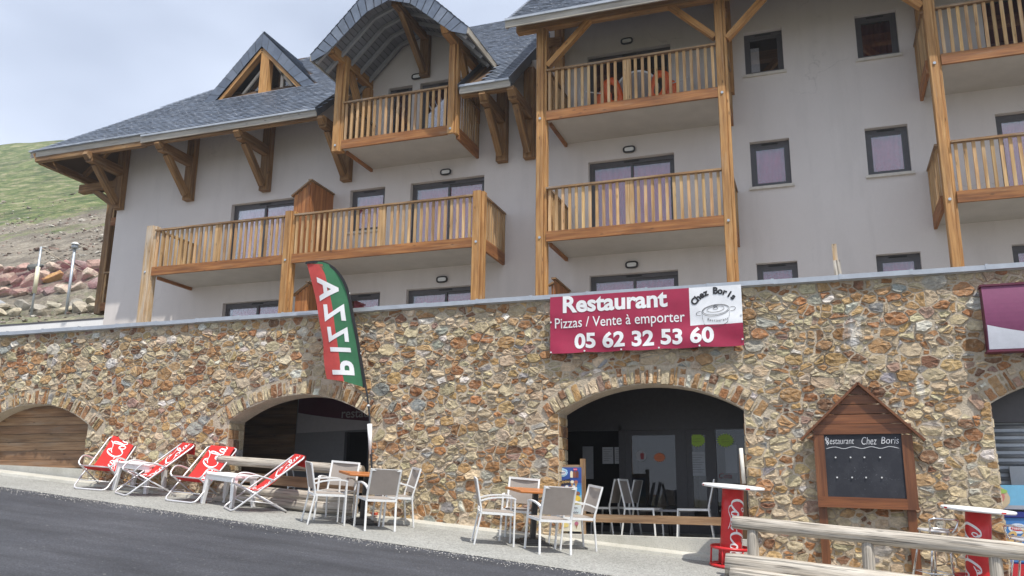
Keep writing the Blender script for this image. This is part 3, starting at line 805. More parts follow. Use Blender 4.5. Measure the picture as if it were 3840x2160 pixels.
# rubble: weighted cells round scattered seeds
AX = 1.42
seeds = []; grid = {}
def try_seed(x, z, r):
    gx, gz_ = int(x/AX/0.3), int(z/0.3)
    for i in range(gx-1, gx+2):
        for k in range(gz_-1, gz_+2):
            for (sx_, sz, sr) in grid.get((i, k), ()):
                if math.hypot((x-sx_)/AX, z-sz) < (r+sr)*0.86: return
    grid.setdefault((gx, gz_), []).append((x, z, r)); seeds.append((x, z, r))
for (rr, cnt) in ((0.105, 420), (0.082, 2200), (0.065, 6500), (0.050, 15000), (0.038, 32000), (0.028, 24000)):
    for _ in range(cnt):
        x = rs.uniform(-18.5, 6.0); z = rs.uniform(-1.6, TOPZ)
        if z < base_z(x)+rr*0.5 or z > TOPZ-rr*0.5 or in_arch(x, z, VB+rr*0.4 if z > 1.22 else rr*0.5): continue
        try_seed(x, z, rr*rs.uniform(0.88, 1.12))
def clip(poly, nx_, nz_, d):
    """keep the side where nx*x+nz*z <= d"""
    out = []; n = len(poly)
    for i in range(n):
        a, c = poly[i], poly[(i+1) % n]; da = nx_*a[0]+nz_*a[1]-d; dc = nx_*c[0]+nz_*c[1]-d
        if da <= 0: out.append(a)
        if (da < 0 < dc) or (dc < 0 < da):
            t = da/(da-dc); out.append((a[0]+(c[0]-a[0])*t, a[1]+(c[1]-a[1])*t))
    return out
for (x, z, r) in seeds:
    R0 = 0.30; u = x/AX
    poly = [(u-R0, z-R0), (u+R0, z-R0), (u+R0, z+R0), (u-R0, z+R0)]
    gx, gz_ = int(x/AX/0.3), int(z/0.3)
    for i in range(gx-2, gx+3):
        for k in range(gz_-2, gz_+3):
            for (x2, z2, r2) in grid.get((i, k), ()):
                if x2 == x and z2 == z: continue
                du, dz = x2/AX-u, z2-z; d = math.hypot(du, dz)
                if d > 0.55: continue
                t = (d*d+r*r-r2*r2)/(2*d); nx_, nz_ = du/d, dz/d
                poly = clip(poly, nx_, nz_, nx_*u+nz_*z+t)
                if len(poly) < 3: break
    if len(poly) < 3: continue
    mx_ = r*1.75                                              # a stone never spreads far beyond its size: the rest is mortar
    for k in range(10):
        a = math.pi*2*k/10+r*40; poly = clip(poly, math.cos(a), math.sin(a), math.cos(a)*u+math.sin(a)*z+mx_)
    P = [(p[0]*AX, p[1]) for p in poly]
    P = clip(P, 0, 1, TOPZ); P = clip(P, 0, -1, -base_z(x)-0.03)
    for (cx_, hs, sp_, ap, rr, cz) in ARCH:
        if abs(x-cx_) > hs+0.8: continue
        d = math.hypot(x-cx_, z-cz)
        if z > sp_-0.15 and d > rr and abs(math.atan2(x-cx_, z-cz)) < math.asin(hs/rr)+0.12:
            nx_, nz_ = (cx_-x)/d, (cz-z)/d; P = clip(P, nx_, nz_, nx_*cx_+nz_*cz-(rr+VB))
        elif x < cx_: P = clip(P, 1, 0, cx_-hs)
        else: P = clip(P, -1, 0, -(cx_+hs))
        if len(P) < 3: break
    if len(P) < 3: continue
    if rs.random() < .38 and r > .045:                       # split along a random line into two angular pieces
        a = rs.choice([rs.gauss(1.57, .35), rs.uniform(0, 3.14)]); ca, sa = math.cos(a), math.sin(a); d = ca*(x+rs.uniform(-.4, .4)*r)+sa*(z+rs.uniform(-.4, .4)*r)
        for q in (clip(P, ca, sa, d-.003), clip(P, -ca, -sa, -d-.003)):
            if len(q) >= 3: stone(q, 0.020+0.09*r)
    else: stone(P, 0.021+0.10*r)
# stones showing in the side reveals of the arches
for (cx_, hs, sp_, ap, r, cz) in ARCH:
    for s in (-1, 1):
        z = base_z(cx_+s*hs)
        while z < sp_-0.06:
            y = YW+0.004
            hgt = rs.uniform(0.09, 0.2)
            while y < YW+0.44:
                w = rs.uniform(0.10, 0.24); col = rs.choices(pal_c, pal_w)[0]; p = rs.uniform(0.006, 0.02); e = 0.012
                X = cx_+s*hs; Xi = X-s*p; y1 = min(y+w, YW+.445); z1 = min(z+hgt, sp_-.01)
                mb.add([(X, y+.004, z+.004), (X, y1-.004, z+.004), (X, y1-.004, z1-.004), (X, y+.004, z1-.004), (Xi, y+e, z+e), (Xi, y1-e, z+e*1.4), (Xi, y1-e*1.3, z1-e), (Xi, y+e, z1-e*1.2)],
                       [(4, 5, 6, 7), (0, 1, 5, 4), (1, 2, 6, 5), (2, 3, 7, 6), (3, 0, 4, 7)], col); y = y1
            z += hgt
mb.build("rubble_face", [M["mortar"], M["wall_stone"]], t_wall)
# zinc coping in lapped lengths
mb = MB(); x = XL; k = 0
while x < XR:
    x1 = min(x+0.93, XR); lift = 0.004*(k % 2)
    mb.box(x, x1+0.012, YW-0.085-lift, YW+0.36, TOPZ+0.005+lift, TOPZ+0.074+lift)
    mb.box(x-0.018, x+0.018, YW-0.092, YW+0.36, TOPZ+0.010, TOPZ+0.088)
    x = x1; k += 1
mb.build("coping", M["zinc"], t_wall)
# shell of the rooms behind the arches
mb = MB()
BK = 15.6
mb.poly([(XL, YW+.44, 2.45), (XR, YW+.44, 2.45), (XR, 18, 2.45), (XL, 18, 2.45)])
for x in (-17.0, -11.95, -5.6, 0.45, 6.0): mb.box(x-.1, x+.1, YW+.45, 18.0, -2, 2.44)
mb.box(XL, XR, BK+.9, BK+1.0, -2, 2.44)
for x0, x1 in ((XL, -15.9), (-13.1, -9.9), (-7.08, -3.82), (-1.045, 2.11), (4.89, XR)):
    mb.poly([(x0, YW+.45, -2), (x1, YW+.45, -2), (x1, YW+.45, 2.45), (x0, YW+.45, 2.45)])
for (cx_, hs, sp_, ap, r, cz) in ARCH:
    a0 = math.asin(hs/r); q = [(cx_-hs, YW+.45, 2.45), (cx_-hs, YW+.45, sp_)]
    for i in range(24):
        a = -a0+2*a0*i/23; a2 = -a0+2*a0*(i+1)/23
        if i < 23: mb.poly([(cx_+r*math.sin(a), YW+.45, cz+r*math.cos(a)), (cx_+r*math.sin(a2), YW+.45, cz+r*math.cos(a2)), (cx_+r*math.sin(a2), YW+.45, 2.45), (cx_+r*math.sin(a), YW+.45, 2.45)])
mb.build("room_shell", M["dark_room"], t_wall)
mb = MB()
for x0, x1, z in ((-11.85, -5.7, -0.30), (-5.5, 0.35, -0.60), (0.55, 5.9, -1.16), (-16.9, -12.05, 0.3)):
    mb.box(x0, x1, YW+.42, BK+.9, z-0.1, z)
mb.build("room_floor", M["concrete"], t_wall)
# low concrete sills in the arches
mb = MB()
mb.prism([(-3.83, gz(-3.83, YW)-.1), (-1.04, gz(-1.04, YW)-.1), (-1.04, -0.555), (-3.83, -0.545)], YW-0.03, YW+0.20)
mb.prism([(-15.9, 0.1), (-13.08, 0.0), (-13.08, 0.40), (-15.9, 0.50)], YW+0.12, YW+0.36)
mb.build("sill_wall", M["concrete"], t_wall)
# plank infill of the left arch
mb = MB(); z = 0.43; k = 0
cx_, hs, sp_, ap, r, cz = ARCH[0]
rs2 = random.Random(4)
while z < 1.62:
    h = 0.165; f = rs2.uniform(0.72, 1.12); g = (f, f*rs2.uniform(.92, 1), f*rs2.uniform(.86, 1))
    zt = min(z+h-0.006, 1.635)
    half = hs if zt < sp_ else math.sqrt(max(0.02, r*r-(zt-cz)**2))
    mb.box(cx_-hs-0.0, cx_+hs, YW+0.30+0.006*(k % 2), YW+0.34+0.006*(k % 2), z, zt, g); z += h; k += 1
mb.build("plank_infill", M["plank_wood"], t_wall)

# ================================================================== apartment building above the wall
YF = 18.05                                               # facade plane
YB = 16.60                                               # front of the balconies
mb = MB(); mb.box(-27, 9, YW+.37, YF+.02, 2.60, 2.70); struct("terrace", mb, M["terrace_slab"])
bld = empty("apartment_building", (-5, YF, 2.7), True)
tag(bld, "three storey rendered apartment building with slate roofs and orange timber balconies", "building")

OPEN = []                                                # x0, x1, z0, z1, kind, curtain
for z0, z1, lv in ((2.72, 4.75, 1), (5.38, 7.43, 2), (8.08, 10.08, 3)):
    if lv < 3:
        OPEN += [(-14.37, -12.43, z0, z1, 'door', .5), (-9.12, -7.18, z0, z1, 'door', .5), (-10.80, -9.82, z1-1.10, z1, 'win', .5)]
    OPEN += [(-4.63, -2.68, z0, z1, 'door', .5 if lv < 3 else .2), (3.63, 5.60, z0, z1, 'door', .45)]
    wz = {1: 4.75, 2: 7.45, 3: 10.05}[lv]
    OPEN += [(-1.06, -0.25, wz-1.03, wz, 'win', .5 if lv < 3 else -1), (1.24, 2.05, wz-1.03, wz, 'win', .5)]
OPEN += [(-9.86, -9.18, 8.08, 10.08, 'door1', .5), (-8.96, -7.69, 8.08, 10.08, 'door', .5)]

def wall_with_holes(mb, x0, x1, z0, z1, holes, y, depth=0.20):
    hs = [h for h in holes if h[1] > x0 and h[0] < x1 and h[3] > z0 and h[2] < z1]
    X = sorted({x0, x1} | {h[0] for h in hs} | {h[1] for h in hs}); Z = sorted({z0, z1} | {h[2] for h in hs} | {h[3] for h in hs})
    for a, c in zip(X, X[1:]):
        for e, g in zip(Z, Z[1:]):
            mx, mz = (a+c)/2, (e+g)/2
            if any(h[0] < mx < h[1] and h[2] < mz < h[3] for h in hs): continue
            mb.poly([(a, y, e), (c, y, e), (c, y, g), (a, y, g)])
    for (a, c, e, g, *_) in hs:
        mb.poly([(a, y, e), (a, y+depth, e), (a, y+depth, g), (a, y, g)]); mb.poly([(c, y, e), (c, y, g), (c, y+depth, g), (c, y+depth, e)])
        mb.poly([(a, y, g), (a, y+depth, g), (c, y+depth, g), (c, y, g)]); mb.poly([(a, y, e), (c, y, e), (c, y+depth, e), (a, y+depth, e)])
mb = MB()
wall_with_holes(mb, -18.25, -10.80, 2.70, 10.22, OPEN, YF)
wall_with_holes(mb, -10.80, -6.78, 2.70, 10.14, OPEN, YF)
mb.poly([(-10.80, YF, 10.14), (-6.78, YF, 10.14), (-8.05, YF, 11.28), (-8.79, YF, 11.52), (-9.53, YF, 11.28)])
wall_with_holes(mb, -6.78, -5.55, 2.70, 10.22, OPEN, YF)
wall_with_holes(mb, -5.55, 9.0, 2.70, 11.90, OPEN, YF)
mb.poly([(-18.25, YF, 2.7), (-18.25, YF, 10.22), (-18.25, 22, 13.4), (-18.25, 26, 10.2), (-18.25, 26, 2.7)])
mb.poly([(-5.55, YF, 10.2), (-5.55, 22, 10.2), (-5.55, 22, 15.2), (-5.55, YF, 11.9)])
mb.poly([(9, YF, 2.7), (9, 26, 2.7), (9, 26, 11.9), (9, 22, 15), (9, YF, 11.9)])
mb.build("wall", M["stucco"], bld)
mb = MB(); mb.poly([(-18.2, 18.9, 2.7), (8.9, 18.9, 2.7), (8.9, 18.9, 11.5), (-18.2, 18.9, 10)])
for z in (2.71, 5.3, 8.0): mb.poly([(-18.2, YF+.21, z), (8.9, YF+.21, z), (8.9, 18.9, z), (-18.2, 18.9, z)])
mb.build("inner_wall", M["dark_room"], bld)  # near-black sheet standing in for the unlit depth of the rooms

rw = random.Random(8)
def wavy_curtain(x0, x1, z0, z1, y):
    mb = MB(); n = int((x1-x0)/0.022); amp = 0.022
    ph = rw.random()*6
    for i in range(n+1):
        x = x0+(x1-x0)*i/n; yy = y+amp*math.sin(x*44+ph+1.4*math.sin(x*7+ph))
        mb.v += [(x, yy, z0), (x, yy, z1)]
    for i in range(n): mb.face((2*i, 2*i+2, 2*i+3, 2*i+1), smooth=True)
    return mb
for (x0, x1, z0, z1, kind, cur) in OPEN:
    mb = MB(); yf = YF+.13; t = 0.065; dp = 0.07
    yc = yf+dp/2
    def fr(a, c, e, g, y0=yf, y1=yf+dp): mb.box(a, c, y0, y1, e, g)
    fr(x0, x1, z1-.09, z1); fr(x0, x1, z0, z0+t); fr(x0, x0+t, z0+t, z1-.09); fr(x1-t, x1, z0+t, z1-.09)
    xm = (x0+x1)/2
    panes = []
    s = 0.055
    if kind == 'door':
        for (a, c, yo) in ((x0+t, xm+.03, 0.012), (xm-.03, x1-t, 0.040)):
            y0, y1 = yf+yo, yf+yo+.024
            fr(a, c, z1-.09-s, z1-.09, y0, y1); fr(a, c, z0+t, z0+t+.08, y0, y1); fr(a, a+s, z0+t+.08, z1-.09-s, y0, y1); fr(c-s, c, z0+t+.08, z1-.09-s, y0, y1)
            panes.append((a+s, c-s, z0+t+.08, z1-.09-s, yf+yo+.012))
    else:
        y0, y1 = yf+.012, yf+.05
        a, c = x0+t, x1-t
        fr(a, c, z1-.09-s, z1-.09, y0, y1); fr(a, c, z0+t, z0+t+s, y0, y1); fr(a, a+s, z0+t+s, z1-.09-s, y0, y1); fr(c-s, c, z0+t+s, z1-.09-s, y0, y1)
        panes.append((a+s, c-s, z0+t+s, z1-.09-s, yf+.03))
    w = mb.build({'door': "balcony_door", 'door1': "balcony_door", 'win': "window"}[kind], M["dark_frame"], bld)
    for (a, c, e, g, y) in panes:
        mb = MB(); mb.box(a, c, y-.004, y+.004, e, g); mb.build("pane", M["window_glass"], w)
    mb = MB(); mb.box(xm-.17, xm+.17, yf-.012, yf, z1-.06, z1-.03); mb.build("vent", M["rubber_black"], w)
    if cur > 0:
        wavy_curtain(x0+.08, x1-.08 if cur > .3 else x0+.55, z0+.05, z1-.1, YF+.30).build("curtain", M["dark_curtain" if z1 > 9 else "curtain_cloth"], w)
    elif cur == -1:
        mb = MB(); mb.box(x0+.12, x0+.30, yf+.08, yf+.11, z0+.1, z1-.3); mb.build("open_sash", M["white_plastic"], w)
    if kind == 'win':
        mb = MB(); mb.box(x0-.05, x1+.05, YF-.055, YF+.125, z0-.062, z0-.003); mb.build("sill", M["sill_stone"], w)

# bulkhead lamps
def bulkhead(x, z):
    mb = MB(); pts = [(x+.115*math.cos(a)*(1 if abs(math.cos(a)) < .999 else 1), YF-.045, z+.06*math.sin(a)) for a in [2*math.pi*k/24 for k in range(24)]]
    sq = [(x+math.copysign(abs(math.cos(a))**0.6, math.cos(a))*.125, YF-.05, z+math.copysign(abs(math.sin(a))**0.6, math.sin(a))*.062) for a in [2*math.pi*k/28 for k in range(28)]]
    mb.tube(sq, 0.022, 6, closed=True)
    mb.prism([(p[0], p[2]) for p in sq], YF-.045, YF)
    l = mb.build("wall_lamp", M["black_metal"], bld)
    mb = MB(); sq2 = [(x+(p[0]-x)*.82, z+(p[2]-z)*.78) for p in sq]; mb.prism(sq2, YF-.062, YF-.046); mb.build("diffuser", M["lamp_white"], l)
for x, z in ((-3.67, 10.30), (-3.67, 7.61), (-3.67, 4.92), (-8.17, 7.60), (-8.18, 4.92), (-9.05, 10.27), (4.6, 7.61), (4.6, 4.92)): bulkhead(x, z)

# timber posts
def post(x0, x1, z0, z1, y=YB, mat="post_wood", d=0.20, bolts=()):
    mb = MB(); w = x1-x0
    mb.bar((x0+w*.36, y+d/2, z0), (x0+w*.36, y+d/2, z1), w*.72, d, (0, 1, 0), ch=.012)
    mb.bar((x1-w*.14, y+d/2+.025, z0), (x1-w*.14, y+d/2+.025, z1-.012), w*.28-.003, d-.04, (0, 1, 0), (1.08, 1.08, 1.06), ch=.008)
    p = mb.build("post", M[mat], bld)
    for z in bolts:
        mb = MB(); mb.tube([(x0+w*.4, y-.018, z), (x0+w*.4, y+.002, z)], .028, 8); mb.build("bolt", M["galvanised"], p)
post(-15.76, -15.47, 2.70, 6.53, mat="pale_post_wood", bolts=(5.32,))
post(-11.67, -11.41, 2.70, 6.51, bolts=(5.30,))
post(-6.87, -6.61, 2.70, 6.49, bolts=(5.32,))
post(-5.42, -5.19, 2.70, 10.16, bolts=(5.28, 7.98))
post(-1.54, -1.32, 2.70, 10.40, bolts=(5.28, 8.0))
post(2.37, 2.58, 2.70, 10.40, bolts=(5.3, 8.0))
post(7.0, 7.22, 2.70, 10.40)
post(-10.52, -10.26, 7.88, 10.36, bolts=(8.02,))
post(-7.54, -7.32, 7.94, 10.36, bolts=(8.04,))

def railing_x(mb, x0, x1, zb, y, stubs=()):
    n = max(1, round((x1-x0)/0.148))
    for i in range(n):
        x = x0+(x1-x0)*(i+.5)/n
        if any(abs(x-s) < 0.125 for s in stubs): continue
        j = rw.uniform(.78, 1.12); mb.bar((x, y+rw.uniform(-.003, .003), zb+.215), (x+rw.uniform(-.004, .004), y, zb+1.15), .06, .034, (0, 1, 0), (j, j*rw.uniform(.94, 1.0), j*rw.uniform(.86, 1.0)))
    for s in stubs:
        for o_, j in ((-.045, 1.0), (.045, .9)): mb.bar((s+o_, y-.005, zb+.215), (s+o_, y-.005, zb+1.15), .085, .06, (0, 1, 0), (j, j*.97, j*.92))
def railing_y(mb, x, y0, y1, zb):
    n = max(1, round((y1-y0)/0.148))
    for i in range(n):
        y = y0+(y1-y0)*(i+.5)/n; j = rw.uniform(.75, 1.05); mb.bar((x, y, zb+.215), (x, y, zb+1.15), .05, .032, (1, 0, 0), (j, j*.97, j*.92))
def balcony(x0, x1, zb, spans, sides=(), stubs=(), bay=1.0):
    """slab with parts; spans: front stretches between posts; sides: x of the side rails"""
    mb = MB(); mb.box(x0, x1, YB+.075, YF, zb+.015, zb+.20); s = mb.build("balcony", M["slab_paint"], bld)
    for a, c in spans:
        mb = MB(); mb.box(a, c, YB+.01, YB+.07, zb, zb+.215); mb.build("fascia_beam", M["beam_wood"], s)
        mb = MB(); mb.box(a, c, YB-.02, YB+.085, zb+1.15, zb+1.19); mb.build("handrail", M["rail_wood"], s)
        mb = MB(); railing_x(mb, a, c, zb, YB+.045, [q for q in stubs if a < q < c]); mb.build("balusters", M["baluster_wood"], s)
    for x in sides:
        mb = MB(); mb.box(x-.03, x+.03, YB+.20, YF-.003, zb-.06, zb+.215, grain=1); mb.build("side_beam", M["beam_wood"], s)
        mb = MB(); mb.box(x-.05, x+.05, YB+.09, YF-.003, zb+1.15, zb+1.19, grain=1); mb.build("handrail", M["rail_wood"], s)
        mb = MB(); railing_y(mb, x, YB+.22, YF-.1, zb)
        mb.bar((x, YF-.06, zb+.215), (x, YF-.06, zb+1.15), .07, .07, (0, 1, 0), (.8, .76, .7)); mb.build("balusters", M["baluster_wood"], s)
    return s
balcony(-15.50, -6.64, 5.22, [(-15.47, -11.67), (-11.41, -6.87)], (-15.42, -6.66), (-13.56, -9.09))
balcony(-5.22, -1.40, 5.19, [(-5.19, -1.54)], (-5.15, -1.40), (-3.40,))
balcony(-5.22, -1.40, 7.93, [(-5.19, -1.54)], (-5.15, -1.40), (-3.40,))
balcony(2.42, 7.1, 5.23, [(2.58, 7.0)], (2.36,), (4.8,))
balcony(2.42, 7.1, 7.96, [(2.58, 7.0)], (2.36,), (4.8,))
balcony(-10.30, -7.40, 7.92, [(-10.26, -7.54)], (-10.22, -7.36))
# plank screens between the balconies
def screen(pts_front, y0, x, y1, z0, zt):
    mb = MB(); (xa, za), (xb, zb_) = pts_front
    n = 4
    for i in range(n):
        a = xa+(xb-xa)*i/n; c = xa+(xb-xa)*(i+1)/n; j = rw.uniform(.9, 1.15)
        zt_ = za+(zb_-za)*(i+.5)/n; mb.box(a+.002, c-.002, y0, y0+.03, z0, zt_, (j, j*.98, j*.95), 2)
    n = 10
    for i in range(n):
        a = y0+.031+(y1-y0-.03)*i/n; c = y0+.031+(y1-y0-.03)*(i+1)/n; j = rw.uniform(.82, 1.08)
        mb.bar((x, (a+c)/2, z0), (x, (a+c)/2, zt-.02*i/n), c-a-.004, .03, (1, 0, 0), (j, j*.97, j*.93))
    s = mb.build("privacy_screen", M["screen_wood"], bld)
    mb = MB(); mb.bar((xa-.06, y0+.0, za+.0), (xb+.02, y0, zb_+.04), .10, .035, (0, 0, 1)); mb.bar((x+.0, y0-.04, zt+.03), (x, y1, zt+.01), .10, .035, (0, 0, 1)); mb.build("screen_cap", M["rail_wood"], s)
screen([(-11.72, 7.02), (-11.29, 7.33)], 17.0, -11.28, 18.03, 5.43, 7.36)
screen([(-11.42, 4.5), (-11.10, 4.72)], 16.9, -11.10, 18.03, 2.71, 4.78)
screen([(-5.16, 4.30), (-5.12, 4.32)], 16.9, -5.10, 18.03, 2.71, 4.42)

# eave brackets
def bracket(x, big=1.0):
    mb = MB(); j = rw.uniform(.9, 1.1); c = (j, j, j)
    mb.bar((x, YF-.10, 7.66), (x, YF-.10, 9.95), .26*big, .20, (0, 1, 0), c, ch=.015)
    mb.bar((x, YF-.2, 8.74), (x, 16.74, 8.74), .20, .26, (0, 0, 1), (j*.9, j*.88, j*.86), ch=.015)
    mb.bar((x, 16.74, 8.76), (x, 16.60, 8.82), .19, .22, (0, 0, 1), c, .15, .12)
    mb.bar((x, YF-.22, 7.80), (x, 16.98, 8.62), .14, .18, (0, 1, 0.6), c)
    mb.build("eave_bracket", M["bracket_wood"], bld)
for x in (-18.12, -15.74, -13.30, -10.89, -6.70, -6.02): bracket(x)

def bars(name, mat, parent, items):
    """each timber its own part"""
    for it in items:
        a, kw = (it[:-1], it[-1]) if isinstance(it[-1], dict) else (it, {})
        mb = MB(); mb.bar(*a, **kw); mb.build(name, M[mat], parent)
# ------------------------------------------------------------------ roofs
rsl = random.Random(12)
SLATE = [(0.132, 0.160, 0.212), (0.148, 0.178, 0.232), (0.118, 0.144, 0.192), (0.165, 0.192, 0.242), (0.140, 0.165, 0.210)]
def slates(mb, O, U, V, u0, u1, v0, v1, keep, w=0.24, e=0.15, hooks=True):
    O, U, V = Vector(O), Vector(U).normalized(), Vector(V).normalized(); Nn = U.cross(V).normalized()
    if Nn.z < 0: Nn = -Nn
    v = v0; row = 0
    while v < v1:
        u = u0-(w/2 if row % 2 else 0)
        while u < u1:
            ua, ub = max(u, u0), min(u+w, u1)
            if ub-ua > 0.02 and keep((ua+ub)/2, v+e/2):
                c = rsl.choice(SLATE); j = rsl.uniform(.86, 1.12); c = tuple(q*j for q in c)
                lift = 0.020+rsl.uniform(0, .005); d0 = rsl.uniform(-.006, .004); tl = rsl.uniform(-.003, .003)
                P = [O+U*(ua+.002)+V*(v+d0)+Nn*(lift+tl), O+U*(ub-.002)+V*(v+d0)+Nn*(lift-tl), O+U*(ub-.002)+V*(v+e*1.35)+Nn*.001, O+U*(ua+.002)+V*(v+e*1.35)+Nn*.001]
                mb.poly(P, c)
                Q = [P[0], P[1], P[1]-Nn*.007, P[0]-Nn*.007]; mb.poly(Q, tuple(q*.8 for q in c))
                if hooks and rsl.random() < .28:
                    um = (ua+ub)/2; H = O+U*um+V*(v-.004)+Nn*(lift+.004); mb.poly([H-U*.007, H+U*.007, H+U*.007+V*.030, H-U*.007+V*.030], (0.75, 0.77, 0.80))  # metal slate hook, its glint painted in as near-white
            u += w
        v += e; row += 1
SL = 0.9; SC_ = math.hypot(1, SL)
YE, ZE = 16.56, 9.02                                     # eave line of the left roof
def roof_z(y): return ZE+SL*(y-YE)
# left main roof
mb = MB()
VV = Vector((0, 1, SL)).normalized()
LEN = (22.0-YE)*SC_
def keep_main(u, v):
    x = -20.24+u; y = YE+v/SC_
    if x < -16.22 and y < YE+.13: return False
    if (x+20.24) < (y-YE): return False                  # hip on the left
    if -10.98 < x < -7.24 and y < YF+.35: return False   # gap where the balcony gable stands
    if x > -10.9 and x < -6.7 and y < 16.7+(11.6-ZE)/SL-abs(x+8.79)*.9: return False
    if -16.1 < x < -12.5 and y > 18.72 and y < 16.6+(10.9-ZE+(1.86-abs(x+14.31)))/SL: return False
    return True
slates(mb, (-20.24, YE, ZE), (1, 0, 0), VV, 0, 14.22, 0.0, LEN, keep_main)
roof = mb.build("slate_roof", M["slate"], bld)
mb = MB()
def under(x0, x1, y0, y1, d=-.03): mb.poly([(x0, y0, roof_z(y0)+d), (x1, y0, roof_z(y0)+d), (x1, y1, roof_z(y1)+d), (x0, y1, roof_z(y1)+d)])
mb.poly([(-20.20, YE+.15, roof_z(YE+.15)-.03), (-16.22, YE+.15, roof_z(YE+.15)-.03), (-16.22, 20.6, roof_z(20.6)-.03)])
under(-16.22, -10.98, YE+.01, 22.0); under(-7.24, -6.02, YE+.01, 22.0); under(-10.98, -7.24, YF+.3, 22.0)
mb.poly([(-16.22, 20.6, roof_z(20.6)-.03), (-14.8, 22, roof_z(22)-.03), (-16.22, 22, roof_z(22)-.03)])
mb.poly([(-20.24, YE+.15, ZE+.08), (-14.8, 22, roof_z(22)), (-14.8, 22.2, roof_z(22)), (-20.24, 27.5, ZE+.08)])
mb.poly([(-14.8, 22, roof_z(22)), (-6.02, 22, roof_z(22)), (-6.02, 27.5, ZE), (-20.24, 27.5, ZE)])
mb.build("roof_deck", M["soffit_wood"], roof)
bars("drip_edge", "zinc", roof, [((-16.24, YE-.012, ZE+.0), (-10.98, YE-.012, ZE+.0), .05, .05), ((-7.24, YE-.012, ZE), (-6.02, YE-.012, ZE), .05, .05), ((-20.26, YE+.135, ZE+.13), (-16.24, YE+.135, ZE+.13), .05, .05)])
bars("fascia_board", "fascia_wood", roof, [((-16.26, YE+.03, ZE-.10), (-10.98, YE+.03, ZE-.10), .04, .15), ((-7.24, YE+.03, ZE-.10), (-6.02, YE+.03, ZE-.10), .04, .15), ((-20.22, YE+.175, ZE+.025), (-16.26, YE+.175, ZE+.025), .04, .155)])
bars("verge", "slate", roof, [((x, YE+.0, ZE-.06), (x, ys, roof_z(ys)-.06), .03, .22, (0, -SL, 1), (.065, .075, .09)) for x, ys in ((-10.97, YF+.4), (-7.25, YF+.4), (-6.02, 22))])
bars("eave_purlin", "bracket_wood", bld, [((-20.05, 16.80, 8.94), (-16.3, 16.80, 8.94), .14, .20), ((-16.3, 16.70, 8.89), (-11.0, 16.70, 8.89), .12, .16), ((-7.24, 16.70, 8.89), (-6.04, 16.70, 8.89), .12, .16), ((-20.05, 16.92, 8.94), (-20.05, 25, 8.94), .14, .20)])
rf = [((-18.3, YF, 9.95), (-20.1, 16.75, 8.98), .14, .18)]+[((-19.9, 18.3+i*1.0, 8.98), (-18.3, 18.3+i*1.0, 10.3), .08, .16) for i in range(7)]
x = -17.6
while x < -6.1:
    if not (-11.2 < x < -7.1): ya = YE+(.30 if x < -16.2 else .06); rf.append(((x, ya, roof_z(ya)-.13), (x, YF+.1, roof_z(YF+.1)-.13), .075, .16))
    x += .62
bars("rafter", "bracket_wood", bld, rf)
mb = MB()                                                  # bracket on the side wall, carrying the overhang
mb.bar((-18.30, 18.30, 7.7), (-18.30, 18.30, 9.9), .2, .2, (0, 1, 0)); mb.bar((-18.3, 18.32, 8.55), (-19.95, 18.32, 8.55), .2, .24); mb.bar((-18.35, 18.32, 7.75), (-19.4, 18.32, 8.45), .13, .16)
mb.build("eave_bracket", M["bracket_wood"], bld)

# tall roof over the right-hand balconies
TE, TZ = 15.98, 10.12
mb = MB(); VT = Vector((0, 1, SL)).normalized()
slates(mb, (-5.92, TE, TZ), (1, 0, 0), VT, 0, 15.0, 0.0, 4.4, lambda u, v: True)
r2_ = mb.build("slate_roof", M["slate"], bld)
mb = MB(); mb.poly([(-5.92, TE+.01, TZ-.02), (9.08, TE+.01, TZ-.02), (9.08, 22, TZ-.02+SL*(22-TE)), (-5.92, 22, TZ-.02+SL*(22-TE))])
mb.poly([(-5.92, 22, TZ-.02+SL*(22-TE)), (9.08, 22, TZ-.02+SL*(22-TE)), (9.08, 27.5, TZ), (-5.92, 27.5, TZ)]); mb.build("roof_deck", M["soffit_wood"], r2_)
mb = MB(); mb.bar((-5.94, TE-.01, TZ), (9.08, TE-.01, TZ), .05, .05); mb.build("drip_edge", M["zinc"], r2_)
bars("fascia_board", "fascia_wood", r2_, [((-5.94, TE+.03, TZ-.10), (9.08, TE+.03, TZ-.10), .04, .15), ((-5.93, TE+.06, TZ-.10), (-5.93, 20, TZ-.10+SL*(20-TE-.06)), .035, .17, (0, -SL, 1))])
bars("eave_purlin", "post_wood", bld, [((-5.90, YB+.10, 10.27), (9.0, YB+.10, 10.27), .20, .22)])
x = -5.75; rf = []
while x < 9: rf.append(((x, TE+.06, TZ-.08), (x, YF+.1, TZ-.08+SL*(YF+.04-TE)), .08, .15)); x += .7
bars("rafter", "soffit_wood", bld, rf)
for a, c in (((-5.18, 9.24), (-4.22, 10.20)), ((-1.55, 9.30), (-2.48, 10.22)), ((-1.31, 9.22), (-.42, 10.14)), ((2.36, 9.25), (1.45, 10.18))):
    bars("knee_brace", "post_wood", bld, [((a[0], YB+.10, a[1]), (c[0], YB+.10, c[1]), .12, .15, (0, 1, 0), (1.25, 1.2, 1.1))])
for x in (-5.30, -1.43, 2.48):
    bars("tie_beam", "post_wood", bld, [((x, YB+.20, 9.9), (x, YF, 10.6), .14, .2)]); bars("knee_brace", "post_wood", bld, [((x, YB+.2, 9.2), (x, 17.45, 10.15), .12, .15)]); bars("wall_post", "post_wood", bld, [((x+.02, YF-.09, 8.6), (x+.02, YF-.09, 11), .2, .18, (0, 1, 0))])

